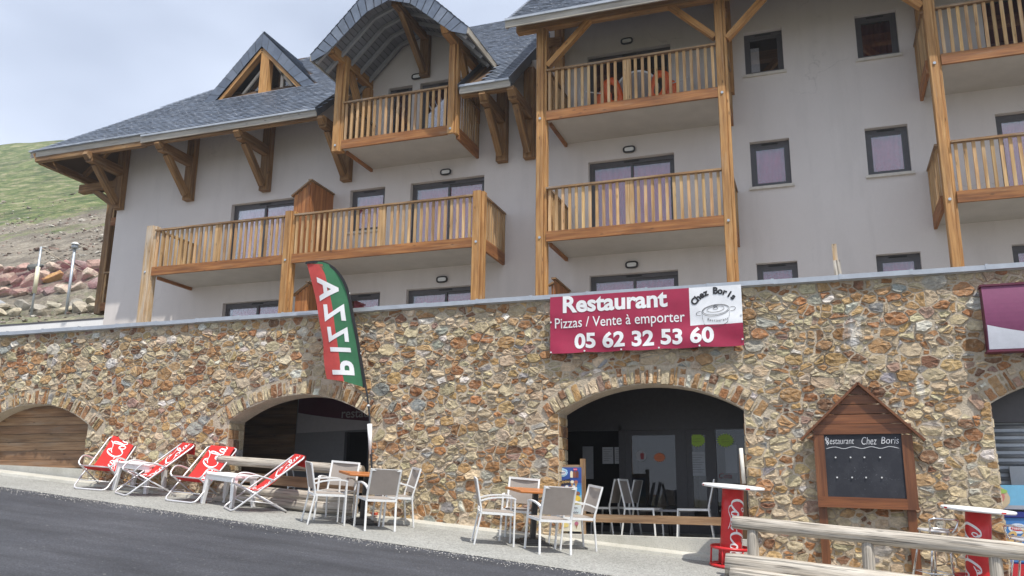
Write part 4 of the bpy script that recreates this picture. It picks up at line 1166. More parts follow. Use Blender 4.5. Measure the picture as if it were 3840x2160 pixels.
# balcony gable with the broken slate roof
OUT = [(-10.80, 10.06), (-9.52, 11.34), (-8.79, 11.62), (-8.06, 11.34), (-6.78, 10.06)]
INN = [(-10.76, 9.90), (-10.52, 9.92), (-9.36, 10.93), (-8.79, 11.13), (-8.22, 10.93), (-7.06, 9.92), (-6.82, 9.90)]
YG = 15.90
mb = MB()
def back_y(z): return YE+(z-ZE)/SL+.15
for (a, c) in zip(OUT, OUT[1:]):
    U = Vector((c[0]-a[0], 0, c[1]-a[1])); Lu = U.length; lowz = min(a[1], c[1])
    if a[1] < c[1]: O = (a[0], YG-.02, a[1])
    else: O = (c[0], YG-.02, c[1]); U = -U
    slates(mb, O, (0, 1, 0), U, 0, 5.0, 0.0, Lu, lambda u, v, lz=lowz, Uz=U.normalized().z: YG+u < back_y(lz+v*Uz)+.1)
# slate faced verge band seen from the street
NB = 22
def prof(P, t):
    L = [0]
    for a, c in zip(P, P[1:]): L.append(L[-1]+math.hypot(c[0]-a[0], c[1]-a[1]))
    s = t*L[-1]
    for i in range(len(P)-1):
        if s <= L[i+1]+1e-9:
            k = (s-L[i])/(L[i+1]-L[i]); return (P[i][0]+(P[i+1][0]-P[i][0])*k, P[i][1]+(P[i+1][1]-P[i][1])*k)
    return P[-1]
for i in range(NB):
    t0, t1 = i/NB, (i+1)/NB; a, c, d, e = prof(OUT, t0+.002), prof(OUT, t1-.002), prof(INN[1:-1], t1-.002), prof(INN[1:-1], t0+.002)
    if i == 0: e = INN[0]
    if i == NB-1: d = INN[-1]
    j = rsl.uniform(.92, 1.06); col = tuple(q*j*1.0 for q in SLATE[i % 5])
    yo = rsl.uniform(0, .01)
    mb.poly([(a[0], YG-yo, a[1]), (c[0], YG-.012+yo, c[1]), (d[0], YG-.012+yo, d[1]), (e[0], YG-yo, e[1])], col)
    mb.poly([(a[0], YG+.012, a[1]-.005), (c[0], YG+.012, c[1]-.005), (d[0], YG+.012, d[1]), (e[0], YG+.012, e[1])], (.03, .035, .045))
gab = mb.build("gable_roof", M["slate"], bld)
mb = MB()
UN = [(-10.74, 9.93), (-9.50, 11.17), (-8.79, 11.43), (-8.08, 11.17), (-6.84, 9.93)]
for a, c in zip(UN, UN[1:]):
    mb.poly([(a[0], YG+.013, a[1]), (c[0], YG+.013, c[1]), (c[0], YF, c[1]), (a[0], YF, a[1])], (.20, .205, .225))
    for k in range(5):
        y = YG+.12+k*.46; d = Vector((c[0]-a[0], 0, c[1]-a[1])).normalized(); nn = Vector((d.z, 0, -d.x))
        if nn.z > 0: nn = -nn
        p0 = Vector((a[0], y, a[1]))+nn*.05; p1 = Vector((c[0], y, c[1]))+nn*.05; mb.bar(p0, p1, .07, .08, nn, (.33, .335, .35))
    # slate joints seen between the rafters
    Ls = math.hypot(c[0]-a[0], c[1]-a[1]); n = int(Ls/.13)
    for k in range(1, n):
        t = k/n; x = a[0]+(c[0]-a[0])*t; z = a[1]+(c[1]-a[1])*t
        mb.bar((x, YG+.02, z-.004), (x, YF-.01, z-.004), .014, .012, (0, 0, 1), (.08, .085, .10))
mb.build("gable_soffit", M["coloured"], gab)
bars("fascia_board", "fascia_wood", gab, [((-6.79, YG-.0, 10.00), (-6.79, 18.6, 10.00), .035, .17), ((-10.79, YG, 10.00), (-10.79, 18.6, 10.0), .035, .17)])
for x in (-10.40, -7.43):
    mb = MB(); mb.bar((x, 16.14, 10.26), (x, YF, 10.26), .19, .24, (0, 0, 1), ch=.012); mb.bar((x, 16.14, 10.25), (x, 15.98, 10.30), .17, .20, (0, 0, 1), (1, 1, 1), .13, .12)
    mb.bar((x, YF-.15, 8.95), (x, 17.05, 10.15), .13, .17, (0, 1, .6)); mb.bar((x, YF-.09, 8.75), (x, YF-.09, 10.1), .22, .17, (0, 1, 0)); mb.build("gable_bracket", M["post_wood"], gab)
mb = MB(); mb.bar((-8.81, YF-.09, 10.21), (-8.81, YF-.09, 11.45), .23, .17, (0, 1, 0)); mb.bar((-8.81, YF-.17, 10.32), (-8.81, 16.55, 11.25), .13, .17, (0, 1, .6)); mb.bar((-8.81, 16.2, 11.26), (-8.81, YF, 11.26), .15, .16); mb.build("gable_bracket", M["bracket_wood"], gab)

# small triangular dormer in the slope
YD = 18.70
O3 = [(-16.20, 10.88), (-14.32, 12.80), (-12.42, 10.86)]; I3 = [(-15.80, 10.86), (-14.32, 12.38), (-12.80, 10.84)]
mb = MB()
for (a, c) in ((O3[0], O3[1]), (O3[2], O3[1])):
    U = Vector((c[0]-a[0], 0, c[1]-a[1]))
    slates(mb, (a[0], YD-.05, a[1]), (0, 1, 0), U, 0, 2.6, 0, U.length, lambda u, v, a=a, Uz=U.normalized().z: YD+u < YE+(a[1]+v*Uz-ZE)/SL+.12)
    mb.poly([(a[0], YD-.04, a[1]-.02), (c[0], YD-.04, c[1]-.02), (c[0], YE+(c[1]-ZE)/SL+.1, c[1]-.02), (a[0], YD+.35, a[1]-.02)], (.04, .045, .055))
for s, (o0, o1, i0, i1) in enumerate(((O3[0], O3[1], I3[0], I3[1]), (O3[1], O3[2], I3[1], I3[2]))):
    for k in range(8):
        f = lambda p, q, t: (p[0]+(q[0]-p[0])*t, p[1]+(q[1]-p[1])*t)
        a, c, d, e = f(o0, o1, k/8+.003), f(o0, o1, (k+1)/8-.003), f(i0, i1, (k+1)/8-.003), f(i0, i1, k/8+.003); j = rsl.uniform(.85, 1.0)
        col = tuple(q*j for q in SLATE[k % 5]); y = YD-.05-rsl.uniform(0, .01)
        mb.poly([(a[0], y, a[1]), (c[0], y, c[1]), (d[0], y, d[1]), (e[0], y, e[1])], col)
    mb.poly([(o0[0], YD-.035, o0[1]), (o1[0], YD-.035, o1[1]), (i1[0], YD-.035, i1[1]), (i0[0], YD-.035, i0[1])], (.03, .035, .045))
dm = mb.build("dormer", M["slate"], bld)
mb = MB()
mb.bar((I3[0][0]+.06, YD+.08, I3[0][1]-.05), (I3[1][0]+.0, YD+.08, I3[1][1]-.08), .20, .10, (0, 0, 1)); mb.bar((I3[2][0]-.06, YD+.08, I3[2][1]-.05), (I3[1][0], YD+.08, I3[1][1]-.08), .20, .10, (0, 0, 1))
mb.bar((-14.20, YD+.10, 10.7), (-14.20, YD+.10, 12.2), .27, .22, (0, 1, 0), (1.2, 1.2, 1.15)); mb.build("dormer_timbers", M["post_wood"], dm)
mb = MB()
mb.bar((-15.60, YD+.32, 10.6), (-14.3, YD+.32, 12.1), .05, .07); mb.bar((-13.00, YD+.32, 10.6), (-14.2, YD+.32, 12.1), .05, .07); mb.bar((-13.80, YD+.32, 10.6), (-13.80, YD+.32, 11.7), .09, .05, (0, 1, 0))
mb.build("dormer_frame", M["sill_stone"], dm)
mb = MB(); mb.prism([(-15.8, 10.6), (-14.3, 12.3), (-12.8, 10.6)], YD+.36, YD+.37); mb.build("pane", M["window_glass"], dm)
mb = MB(); mb.prism([(-15.7, 10.4), (-14.3, 12.2), (-12.8, 10.4)], YD+.55, YD+.56); mb.build("blind", M["blind_cloth"], dm)  # sheet behind the glass, coloured like the sky's reflection

# balconies on the left end wall
mb = MB(); mb.bar((-20.40, 20.0, 5.20), (-20.40, 20.0, 9.1), .26, .26, (0, 1, 0), ch=.02)
mb.build("post", M["bracket_wood"], bld)
for zb in (5.22, 7.9):
    mb = MB(); mb.box(-20.3, -18.25, 19.9, 23.5, zb+.1, zb+.28); s = mb.build("balcony", M["slab_paint"], bld)
    mb = MB(); mb.box(-20.25, -18.26, 19.83, 19.89, zb+.05, zb+.3); mb.box(-20.36, -20.30, 20.15, 23.5, zb+.05, zb+.3, grain=1); mb.build("fascia_beam", M["beam_wood"], s)
    mb = MB(); mb.box(-20.25, -18.26, 19.80, 19.9, zb+1.2, zb+1.25); mb.box(-20.38, -20.28, 20.15, 23.5, zb+1.2, zb+1.25, grain=1); mb.build("handrail", M["rail_wood"], s)
    mb = MB()
    for i in range(13): mb.bar((-20.2+i*.15, 19.86, zb+.3), (-20.2+i*.15, 19.86, zb+1.2), .05, .03, (0, 1, 0), (.8, .76, .7))
    mb.build("balusters", M["baluster_wood"], s)

# low white wall to the left of the building, on the terrace edge
t = empty("low_wall", (-24, YF+.1, 2.7), True); tag(t, "low white rendered wall with a dark cap, left of the building", "wall")
mb = MB(); mb.box(-34, -18.26, YF+.002, YF+.2, 2.7, 4.55); mb.build("render", M["white_render"], t)
mb = MB(); mb.box(-34, -18.27, YF-.004, YF+.23, 4.552, 4.60); mb.build("wall_cap", M["dark_frame"], t)
# short plank standing on the terrace
t = empty("timber_stub", (.46, YB+.1, 2.7)); tag(t, "short weathered timber standing up behind the coping, between two windows", "timber post")
mb = MB(); mb.bar((.03, 0, 0), (-.02, 0, 1.95), .085, .10, (0, 1, 0)); mb.build("upright", M["pale_post_wood"], t)
mb = MB(); mb.bar((.02, -.075, 1.25), (.0, -.075, 1.62), .12, .05, (0, 1, 0)); mb.build("cleat", M["log_wood"], t)

# folded furniture on the top balcony
zf = 8.13
t = empty("round_table", (-3.30, 17.15, zf)); tag(t, "round white rimmed table turned on its side on the top balcony", "table")
mb = MB(); ring = [(.46*math.cos(a), 0, .46+.45*math.sin(a)) for a in [2*math.pi*k/32 for k in range(32)]]; mb.prism([(p[0], p[2]) for p in ring], -.004, .012, (.30, .28, .27)); mb.build("table_top", M["coloured"], t)
mb = MB(); mb.tube(ring, .026, 6, closed=True); mb.build("table_rim", M["white_plastic"], t)
def shell_chair(x, y, s, label):
    t = empty("folded_chair", (x, y, zf)); tag(t, label, "chair", "orange chairs on the top balcony")
    mb = MB(); n = 24
    def se(a, rx, rz, e=.55): return (math.copysign(abs(math.cos(a))**e, math.cos(a))*rx, math.copysign(abs(math.sin(a))**e, math.sin(a))*rz)
    def panel(cx_, cz, rx, rz, hx, hz, tilt, yo):
        b = len(mb.v)
        for th in (0, .02):
            for k in range(n):
                a = 2*math.pi*k/n
                for (px, pz) in (se(a, rx, rz), se(a, hx, hz, .8)):
                    ct, st = math.cos(tilt), math.sin(tilt); mb.v.append((s*(cx_+px*ct-pz*st), yo+th+.05*(px/rx)**2, cz+px*st+pz*ct))
        for k in range(n):
            l = (k+1) % n; o0, i0, o1, i1 = b+2*k, b+2*k+1, b+2*l, b+2*l+1; q = 2*n
            mb.face((o0, o1, i1, i0), smooth=True); mb.face((o0+q, i0+q, i1+q, o1+q), smooth=True); mb.face((o0, o0+q, o1+q, o1), smooth=True); mb.face((i0, i1, i1+q, i0+q), smooth=True)
    panel(-.02, .42, .20, .36, .085, .20, R(-16), 0)
    panel(.22, .30, .17, .26, .02, .03, R(10), .10)
    mb.build("seat_shell", M["orange_plastic"], t)
    for k, (p, q) in enumerate((((.22, .12, .48), (.62, .14, .60)), ((.2, .05, .16), (.70, .08, .26)))):
        mb = MB(); mb.tube([(s*p[0], p[1], p[2]), (s*q[0], q[1], q[2])], .014, 6); mb.build("leg", M["white_metal"], t)
shell_chair(-3.82, 17.0, -1, "orange plastic chair lying folded to the left of the round white table")
shell_chair(-2.78, 17.0, 1, "orange plastic chair lying folded to the right of the round white table")

# ================================================================== shop front in the middle arch
FZ = -0.60; YS = 15.60
def add2(mb, geo, fn, col=(1, 1, 1)):
    mb.add([fn(*v[:2]) for v in geo[0]], geo[1], col)
t = t_wall
mb = MB()
for a, c, e, g in ((-5.45, -3.42, 1.17, 1.27), (-3.48, .3, 1.17, 1.27), (-3.48, -3.36, FZ, 1.17), (-2.40, -2.28, FZ, 1.17), (-1.88, -1.77, FZ, 1.17), (-.3, -.2, FZ, 1.17), (-5.45, -5.38, FZ, 1.17), (-5.38, -3.48, FZ, FZ+.10), (-1.77, -.3, FZ, FZ+.10)):
    mb.box(a, c, YS-.04, YS+.06, e, g)
mb.box(-5.5, .35, YS-.02, YS+.05, 1.27, 2.44)
sf = mb.build("shop_front", M["dark_frame"], t)
mb = MB()
for a, c in ((-3.36, -2.40), (-2.28, -1.88)):
    mb.box(a, a+.10, YS-.02, YS+.03, FZ, 1.165); mb.box(c-.07, c, YS-.02, YS+.03, FZ, 1.165); mb.box(a+.1, c-.07, YS-.02, YS+.03, 1.08, 1.165); mb.box(a+.1, c-.07, YS-.02, YS+.03, FZ, FZ+.16)
mb.tube([(-2.50, YS-.03, .12), (-2.50, YS-.08, .12), (-2.50, YS-.08, -.10), (-2.50, YS-.03, -.10)], .012, 6)
mb.build("door", M["dark_frame"], sf)
mb = MB()
for a, c in ((-5.38, -3.48), (-3.26, -2.47), (-2.18, -1.95), (-1.77, -.3)): mb.poly([(a, YS+.005, FZ+.1), (c, YS+.005, FZ+.1), (c, YS+.005, 1.17), (a, YS+.005, 1.17)])
mb.build("glass_pane", M["shop_glass"], sf)
def paper(name, a, c, e, g, col=(.55, .55, .56), lines=6):
    mb = MB(); y = YS-.012; mb.poly([(a, y, e), (c, y, e), (c, y, g), (a, y, g)], col)
    for k in range(lines):
        z = g-(g-e)*(.14+.8*k/lines); mb.poly([(a+.02, y-.002, z-.004), (c-.02-.03*(k % 3), y-.002, z-.004), (c-.02-.03*(k % 3), y-.002, z+.004), (a+.02, y-.002, z+.004)], tuple(q*.45 for q in col))
    mb.build(name, M["coloured"], sf)
paper("paper_notice", -4.16, -3.96, .31, .89, (.34, .35, .37), 0); paper("paper_notice", -3.79, -3.59, .58, .875, (.52, .53, .55)); paper("paper_notice", -3.565, -3.365, .58, .875, (.52, .53, .55)); paper("paper_notice", -2.25, -1.96, .37, .785, (.60, .63, .67), 8)
mb = MB(); mb.poly([(-1.62, YS+.03, .42), (-1.42, YS+.03, .42), (-1.42, YS+.03, .90), (-1.62, YS+.03, .90)], (.45, .46, .48)); mb.build("paper_notice", M["coloured"], sf)
def star(cx_, cz, rx, rz, col):
    P = []
    for k in range(36):
        a = 2*math.pi*k/36; r = 1.0 if k % 2 == 0 else .78; P.append((cx_+rx*r*math.cos(a), cz+rz*r*math.sin(a)))
    mb = MB(); mb.prism(P, YS-.016, YS-.008, col)
    for q in (-.25, .1): mb.poly([(cx_-rx*.45, YS-.018, cz+rz*q), (cx_+rx*.4, YS-.018, cz+rz*(q+.06)), (cx_+rx*.4, YS-.018, cz+rz*(q+.12)), (cx_-rx*.45, YS-.018, cz+rz*(q+.07))], tuple(c*.7 for c in col))
    mb.build("star_sticker", M["coloured"], sf)
star(-2.085, .985, .155, .125, (.55, .85, .08)); star(-1.60, .975, .155, .125, (.55, .85, .08)); star(-2.755, .69, .11, .085, (.95, .25, .08))
mb = MB(); mb.prism([(-3.085+.095*math.cos(2*math.pi*k/24), .715+.10*math.sin(2*math.pi*k/24)) for k in range(24)], YS-.014, YS-.010, (.55, .55, .57))
mb.prism([(-3.09, .655), (-3.035, .655), (-3.028, .745), (-3.035, .765), (-3.09, .765), (-3.097, .745)], YS-.018, YS-.0145, (.35, .02, .03)); mb.tube([(-3.06, YS-.016, .765), (-3.05, YS-.016, .80)], .004, 4, (.3, .02, .03))
mb.build("round_sticker", M["coloured"], sf)
# inside: pale back wall and bright things seen through the doors
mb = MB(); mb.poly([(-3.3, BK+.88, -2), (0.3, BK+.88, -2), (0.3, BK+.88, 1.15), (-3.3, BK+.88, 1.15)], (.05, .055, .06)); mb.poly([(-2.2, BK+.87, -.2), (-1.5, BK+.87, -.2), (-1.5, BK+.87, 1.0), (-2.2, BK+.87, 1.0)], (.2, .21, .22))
lg = fit_text("Cola", .22, .09, 0.0, .3)
add2(mb, lg, lambda u, v: (-1.74+u, YS-.010, .33+v), (.30, .05, .06))
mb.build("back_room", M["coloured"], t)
# plank across the middle arch and the steel pipe at its right jamb
t2 = empty("plank_rail", (-2.4, 13.02, -.3), True); tag(t2, "plain plank fixed across the middle arch above the concrete sill", "plank")
mb = MB(); mb.bar((-3.50, 13.02, -.31), (-1.10, 13.02, -.325), .035, .115); mb.build("plank", M["plank_wood"], t2)
mb = MB(); mb.box(-1.16, -1.08, 13.06, 13.10, -.6, .62, grain=2); mb.build("end_post", M["plank_wood"], t2)
mb = MB(); mb.tube([(-1.085, 12.80, .20), (-1.105, 12.80, .69)], .028, 10, (.70, .67, .60)); mb.tube([(-1.105, 12.80, .69), (-1.105, 12.80, .692)], .02, 8, (.05, .05, .05))
tag(mb.build("pipe_stub", M["coloured"]), "short pale pipe stub on the wall at the right side of the middle arch", "pipe")

# ------------------------------------------------------------------ arch behind the log rail
mb = MB(); rs2 = random.Random(9); z = -.25
while z < 2.3:
    f = rs2.uniform(.6, 1.0); mb.box(-11.8, -10.30, BK-.03, BK, z, z+.20, (f, f*.95, f*.9)); z += .206
mb.build("plank_infill", M["plank_wood"], t_wall)
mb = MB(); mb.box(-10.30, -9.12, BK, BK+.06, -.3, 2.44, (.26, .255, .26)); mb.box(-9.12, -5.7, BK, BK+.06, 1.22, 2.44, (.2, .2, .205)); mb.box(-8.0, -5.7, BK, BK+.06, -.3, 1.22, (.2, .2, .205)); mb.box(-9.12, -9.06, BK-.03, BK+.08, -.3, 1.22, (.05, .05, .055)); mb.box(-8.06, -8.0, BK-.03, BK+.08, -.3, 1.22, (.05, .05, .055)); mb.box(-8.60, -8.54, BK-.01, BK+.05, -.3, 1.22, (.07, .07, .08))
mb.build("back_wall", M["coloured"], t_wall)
t3 = empty("inner_banner", (-9, BK-.06, 1.4), True); tag(t3, "dark purple and white banner reading restaurant, in the shade inside the arch", "banner")
mb = MB(); y = BK-.05
mb.poly([(-10.24, y, 1.21), (-6.6, y, 1.33), (-6.6, y, 2.1), (-10.24, y, 2.1)], (.105, .018, .04))
low = [(-10.24, 1.205)]+[(-10.24+3.64*k/12, 1.205+.125*k/12) for k in range(1, 13)]
cur = [(-10.24+3.64*k/12, 1.625-.26*(1-(1-k/12)**2.4)-0*k) for k in range(13)]
for k in range(12): mb.poly([(low[k][0], y-.006, low[k][1]), (low[k+1][0], y-.006, low[k+1][1]), (cur[k+1][0], y-.006, max(cur[k+1][1], low[k+1][1]+.05)), (cur[k][0], y-.006, cur[k][1])], (.50, .47, .48))
mb.build("cloth", M["vinyl"], t3)
mb = MB(); add2(mb, fit_text("restaurant", 1.05, .155, .01), lambda u, v: (-9.20+u, y-.01, 1.495+v+u*.015), (.42, .40, .40)); mb.build("lettering", M["coloured"], t3)

# ------------------------------------------------------------------ right arch: shutter and ice cream freezer
mb = MB()
z = .10
while z < 1.02:
    mb.tube([(2.0, 13.62, z), (5.0, 13.62, z)], .030, 6, (1, 1, 1)); mb.box(2.0, 5.0, 13.62, 13.64, z+.028, z+.075); z += .1
mb.box(2.0, 5.0, 13.64, 13.70, -1.2, 1.05)
mb.build("roller_shutter", M["zinc"], t_wall)
mb = MB(); mb.box(1.9, 5.2, 13.45, 13.95, 1.05, 2.44); mb.build("shutter_box", M["dark_frame"], t_wall)
t4 = empty("ice_cream_freezer", (2.95, 13.35, gz(2.95, 13.2)), True); tag(t4, "ice cream chest freezer with bright blue printed panels inside the right arch", "freezer")
mb = MB(); mb.box(2.02, 4.0, 13.12, 13.60, -1.30, -.78, (.5, .02, .03)); mb.box(2.02, 4.0, 13.14, 13.60, -.78, -.20, (.02, .03, .16)); mb.box(2.02, 4.0, 13.18, 13.6, -.10, -.05, (.35, .37, .4)); mb.box(2.02, 4.0, 13.12, 13.60, -.20, -.13, (.02, .03, .2)); mb.box(2.35, 2.9, 13.50, 13.55, .20, .46, (.50, .53, .56)); mb.build("body", M["coloured"], t4)
def blob(mb, cx_, cz, rx, rz, y, col, n=18, rough=0.0, seed=0.0):
    mb.poly([(cx_+rx*(1+rough*mnoise.noise((k*1.7, seed, 0)))*math.cos(2*math.pi*k/n), y, cz+rz*(1+rough*mnoise.noise((k*1.7, seed, 4)))*math.sin(2*math.pi*k/n)) for k in range(n)], col)
mb = MB(); y = 13.135
mb.poly([(2.05, y, -.76), (3.9, y, -.76), (3.9, y, -.21), (2.05, y, -.21)], (.055, .20, .50))
blob(mb, 2.30, -.34, .11, .065, y-.003, (.62, .70, .80)); blob(mb, 2.30, -.34, .085, .03, y-.005, (.55, .03, .06)); add2(mb, fit_text("Nestlé", .13, .035, .01), lambda u, v: (2.235+u, y-.007, -.355+v), (.8, .8, .8))
add2(mb, fit_text("eXtrême", .95, .20, .02, .25), lambda u, v: (2.16+u, y-.006, -.52+v+u*.10), (.62, .42, .16))
for k in range(7): blob(mb, 2.3+.17*k, -.62-.03*(k % 3), .10, .07, y-.004, ((.16, .05, .03), (.30, .10, .06), (.55, .45, .35))[k % 3], 12, .5, k)
y = 13.20
mb.poly([(2.03, y-.02, -.05), (3.9, y-.02, -.05), (3.9, y-.02, .21), (2.03, y-.02, .21)], (.16, .42, .62)); y -= .02
blob(mb, 2.70, .18, .22, .10, y-.004, (.75, .42, .04), 14, .3, 2); blob(mb, 2.66, .17, .12, .05, y-.007, (.45, .08, .04), 12, .5, 5); blob(mb, 2.16, .05, .10, .13, y-.004, (.55, .45, .30), 12, .4, 3); blob(mb, 2.15, .06, .05, .07, y-.006, (.55, .20, .18), 12, .6, 7); blob(mb, 2.18, .13, .06, .03, y-.008, (.30, .50, .12), 10, .3, 1)
blob(mb, 2.53, .04, .08, .035, y-.006, (.75, .76, .80)); blob(mb, 2.53, .04, .06, .02, y-.008, (.55, .03, .06)); add2(mb, fit_text("Nestlé", .09, .022, .01), lambda u, v: (2.485+u, y-.010, .03+v), (.8, .8, .8))
mb.build("printed_panel", M["coloured"], t4)

# ------------------------------------------------------------------ restaurant banner on the wall
t5 = empty("restaurant_banner", (-2.45, YW-.09, 2.6), True); tag(t5, "crimson vinyl restaurant banner with telephone number and casserole drawing, hung below the coping", "banner")
BX0, BX1, BZ0, BZ1 = -3.92, -0.985, 2.16, 3.06
def by(u, v):
    """folds in the vinyl: u, v from 0 to 1"""
    return YW-.125-.012*math.sin(u*3.1)-.016*math.sin((u*2.2-v*1.1)*5.0)*(1-v)*.9-.010*math.sin((u+v*.6)*17)*(1-v)-.006*mnoise.noise((u*9, v*4, 0))
def bpt(u, v, d=0.0): return (BX0+(BX1-BX0)*u, by(u, v)-d, BZ0+(BZ1-BZ0)*v-.012*math.sin(math.pi*((u*5) % 1))*(1-v))
mb = MB(); n, m_ = 120, 30
for j in range(m_+1):
    for i in range(n+1): mb.v.append(bpt(i/n, j/m_))
for j in range(m_):
    for i in range(n):
        u, v = (i+.5)/n, (j+.5)/m_; wht = u > .744 and v > .36
        a = j*(n+1)+i; mb.face((a, a+1, a+n+2, a+n+1), (.80, .81, .83) if wht else (.35, .016, .060), smooth=True)
mb.build("vinyl_sheet", M["vinyl"], t5)
BW, BH = BX1-BX0, BZ1-BZ0
def on_banner(geo, u0, v0, rise=0.0, d=.006): return lambda u, v: bpt(u0+u/BW, v0+(v+u*rise)/BH, d)
def subdiv(geo, L=.03):
    """split long faces so that lettering can follow the folds"""
    bm = bmesh.new(); vs = [bm.verts.new((v[0], v[1], 0)) for v in geo[0]]
    for f in geo[1]:
        try: bm.faces.new([vs[i] for i in f])
        except ValueError: pass
    bmesh.ops.triangulate(bm, faces=bm.faces)
    for _ in range(3):
        e = [q for q in bm.edges if q.calc_length() > L]
        if not e: break
        bmesh.ops.subdivide_edges(bm, edges=e, cuts=1)
        bmesh.ops.triangulate(bm, faces=bm.faces)
    bm.verts.ensure_lookup_table(); bm.verts.index_update()
    out = ([(v.co.x, v.co.y) for v in bm.verts], [tuple(v.index for v in f.verts) for f in bm.faces]); bm.free(); return out
mb = MB()
add2(mb, subdiv(fit_text("Restaurant", 1.64, .27, .032)), on_banner(0, .072, .70), (1, 1, 1))
add2(mb, subdiv(fit_text("Pizzas / Vente à emporter", 2.02, .21, .004)), on_banner(0, .027, .385, .0), (1, 1, 1))
add2(mb, subdiv(fit_text("05 62 32 53 60", 2.12, .245, .035)), on_banner(0, .135, .065, .0), (1, 1, 1))
mb.build("white_lettering", M["letter_white"], t5)
mb = MB()
def arc_text(txt, R_, a0, a1, size, cx_, cz, bold, flip=1):
    n = len(txt)
    for k, chr_ in enumerate(txt):
        if chr_ == ' ': continue
        a = a0+(a1-a0)*k/(n-1); g = text_geo(chr_, size, bold); w = max(v[0] for v in g[0])
        ang = -a if flip > 0 else a
        def place(x, y, a=a, ang=ang, w=w):
            x -= w/2; ca, sa = math.cos(ang), math.sin(ang)
            px = cx_+R_*math.sin(a)+x*ca-y*sa; pz = cz+flip*R_*math.cos(a)+x*sa+y*ca
            return bpt((px-BX0)/BW, (pz-BZ0)/BH, .006)
        add2(mb, g, place, (.02, .02, .022))
CX_, CZ_ = -1.365, 2.60
arc_text("Chez Boris", .34, R(-52), R(44), .135, CX_, CZ_+.01, .006)
arc_text("Restaurant", .55, R(-14), R(16), .055, CX_+.02, CZ_+.48, .0, -1)
def ink(P, w=.006):
    g = ribbon(P, w, w); add2(mb, g, lambda x, z: bpt((CX_+x-BX0)/BW, (CZ_+z-BZ0)/BH, .006), (.05, .05, .055))
def ell(cx_, cz, rx, rz, a0=0, a1=360, n=36, tilt=.10): return [(cx_+rx*math.cos(R(a0+(a1-a0)*k/n)), cz+rz*math.sin(R(a0+(a1-a0)*k/n))+tilt*rx*math.cos(R(a0+(a1-a0)*k/n))) for k in range(n+1)]
ink(ell(0, .10, .20, .085)); ink(ell(0, .105, .185, .07)); ink(ell(0, .115, .125, .042)); ink(ell(0, .13, .035, .018)); ink(ell(0, .165, .028, .016)); ink([(-.01, .13), (-.01, .16)]); ink([(.012, .13), (.012, .16)])
ink([(-.20, .075), (-.195, -.02), (-.175, -.085)]); ink([(.20, .10), (.195, .01), (.17, -.06)]); ink(ell(0, -.075, .175, .065, 180, 360))
ink(ell(-.235, .06, .05, .03, 60, 300)); ink(ell(.235, .11, .05, .03, -120, 120))
mb.build("black_drawing", M["coloured"], t5)
mb = MB()
for u, v in ((.004, .55), (.006, .02), (.19, .02), (.385, .02), (.58, .02), (.785, .02), (.994, .10), (.994, .5)):
    p = bpt(u, v); mb.tube([(p[0], p[1]-.012, p[2]), (p[0], p[1]+.0, p[2])], .014, 8)
mb.build("eyelet", M["lamp_white"], t5)

# ------------------------------------------------------------------ purple light box sign at the right
t6 = empty("purple_sign", (3.3, YW-.1, 2.35), True); tag(t6, "purple and white sign box above the right arch, cut off by the picture's edge", "sign")
sx0 = 2.13; y0, y1 = YW-.20, YW-.03
mb = MB()
nz = 14
def edge_x(t): return sx0+.0+.03*math.sin(t*math.pi*.5)-.02*t
for k in range(nz):
    za, zb = 1.93+.86*k/nz, 1.93+.86*(k+1)/nz
    ya, yb = y0+.10*(k/nz)**2*0+.05*math.sin(math.pi*k/nz)*-1, y0+.05*math.sin(math.pi*(k+1)/nz)*-1
    mb.poly([(sx0, ya, za), (5.0, ya, za), (5.0, yb, zb), (sx0, yb, zb)], (.20, .045, .115)); mb.poly([(sx0, ya, za), (sx0, yb, zb), (sx0, y1, zb), (sx0, y1, za)], (.11, .012, .035))
mb.box(sx0-.015, 5.0, y0-.02, y1, 1.905, 1.93, (.12, .015, .04)); mb.box(sx0-.015, 5.0, y0-.02, y1, 2.79, 2.815, (.12, .015, .04)); mb.box(sx0, 5, y1-.005, y1, 1.93, 2.79)
mb.build("case", M["coloured"], t6)
mb = MB(); q = 20
for k in range(q):
    xa, xb = sx0+.012+2.8*k/q, sx0+.012+2.8*(k+1)/q
    f = lambda x: 2.265-.30*(1-math.exp(-(x-sx0)*1.05))
    for r_i in range(4):
        za0, za1 = 1.94+(f(xa)-1.94)*r_i/4, 1.94+(f(xa)-1.94)*(r_i+1)/4; zb0, zb1 = 1.94+(f(xb)-1.94)*r_i/4, 1.94+(f(xb)-1.94)*(r_i+1)/4
        g = lambda z: y0-.05*math.sin(math.pi*(z-1.93)/.86)-.008
        mb.poly([(xa, g(za0), za0), (xb, g(zb0), zb0), (xb, g(zb1), zb1), (xa, g(za1), za1)], (.66, .67, .72))
mb.build("white_wave", M["coloured"], t6)

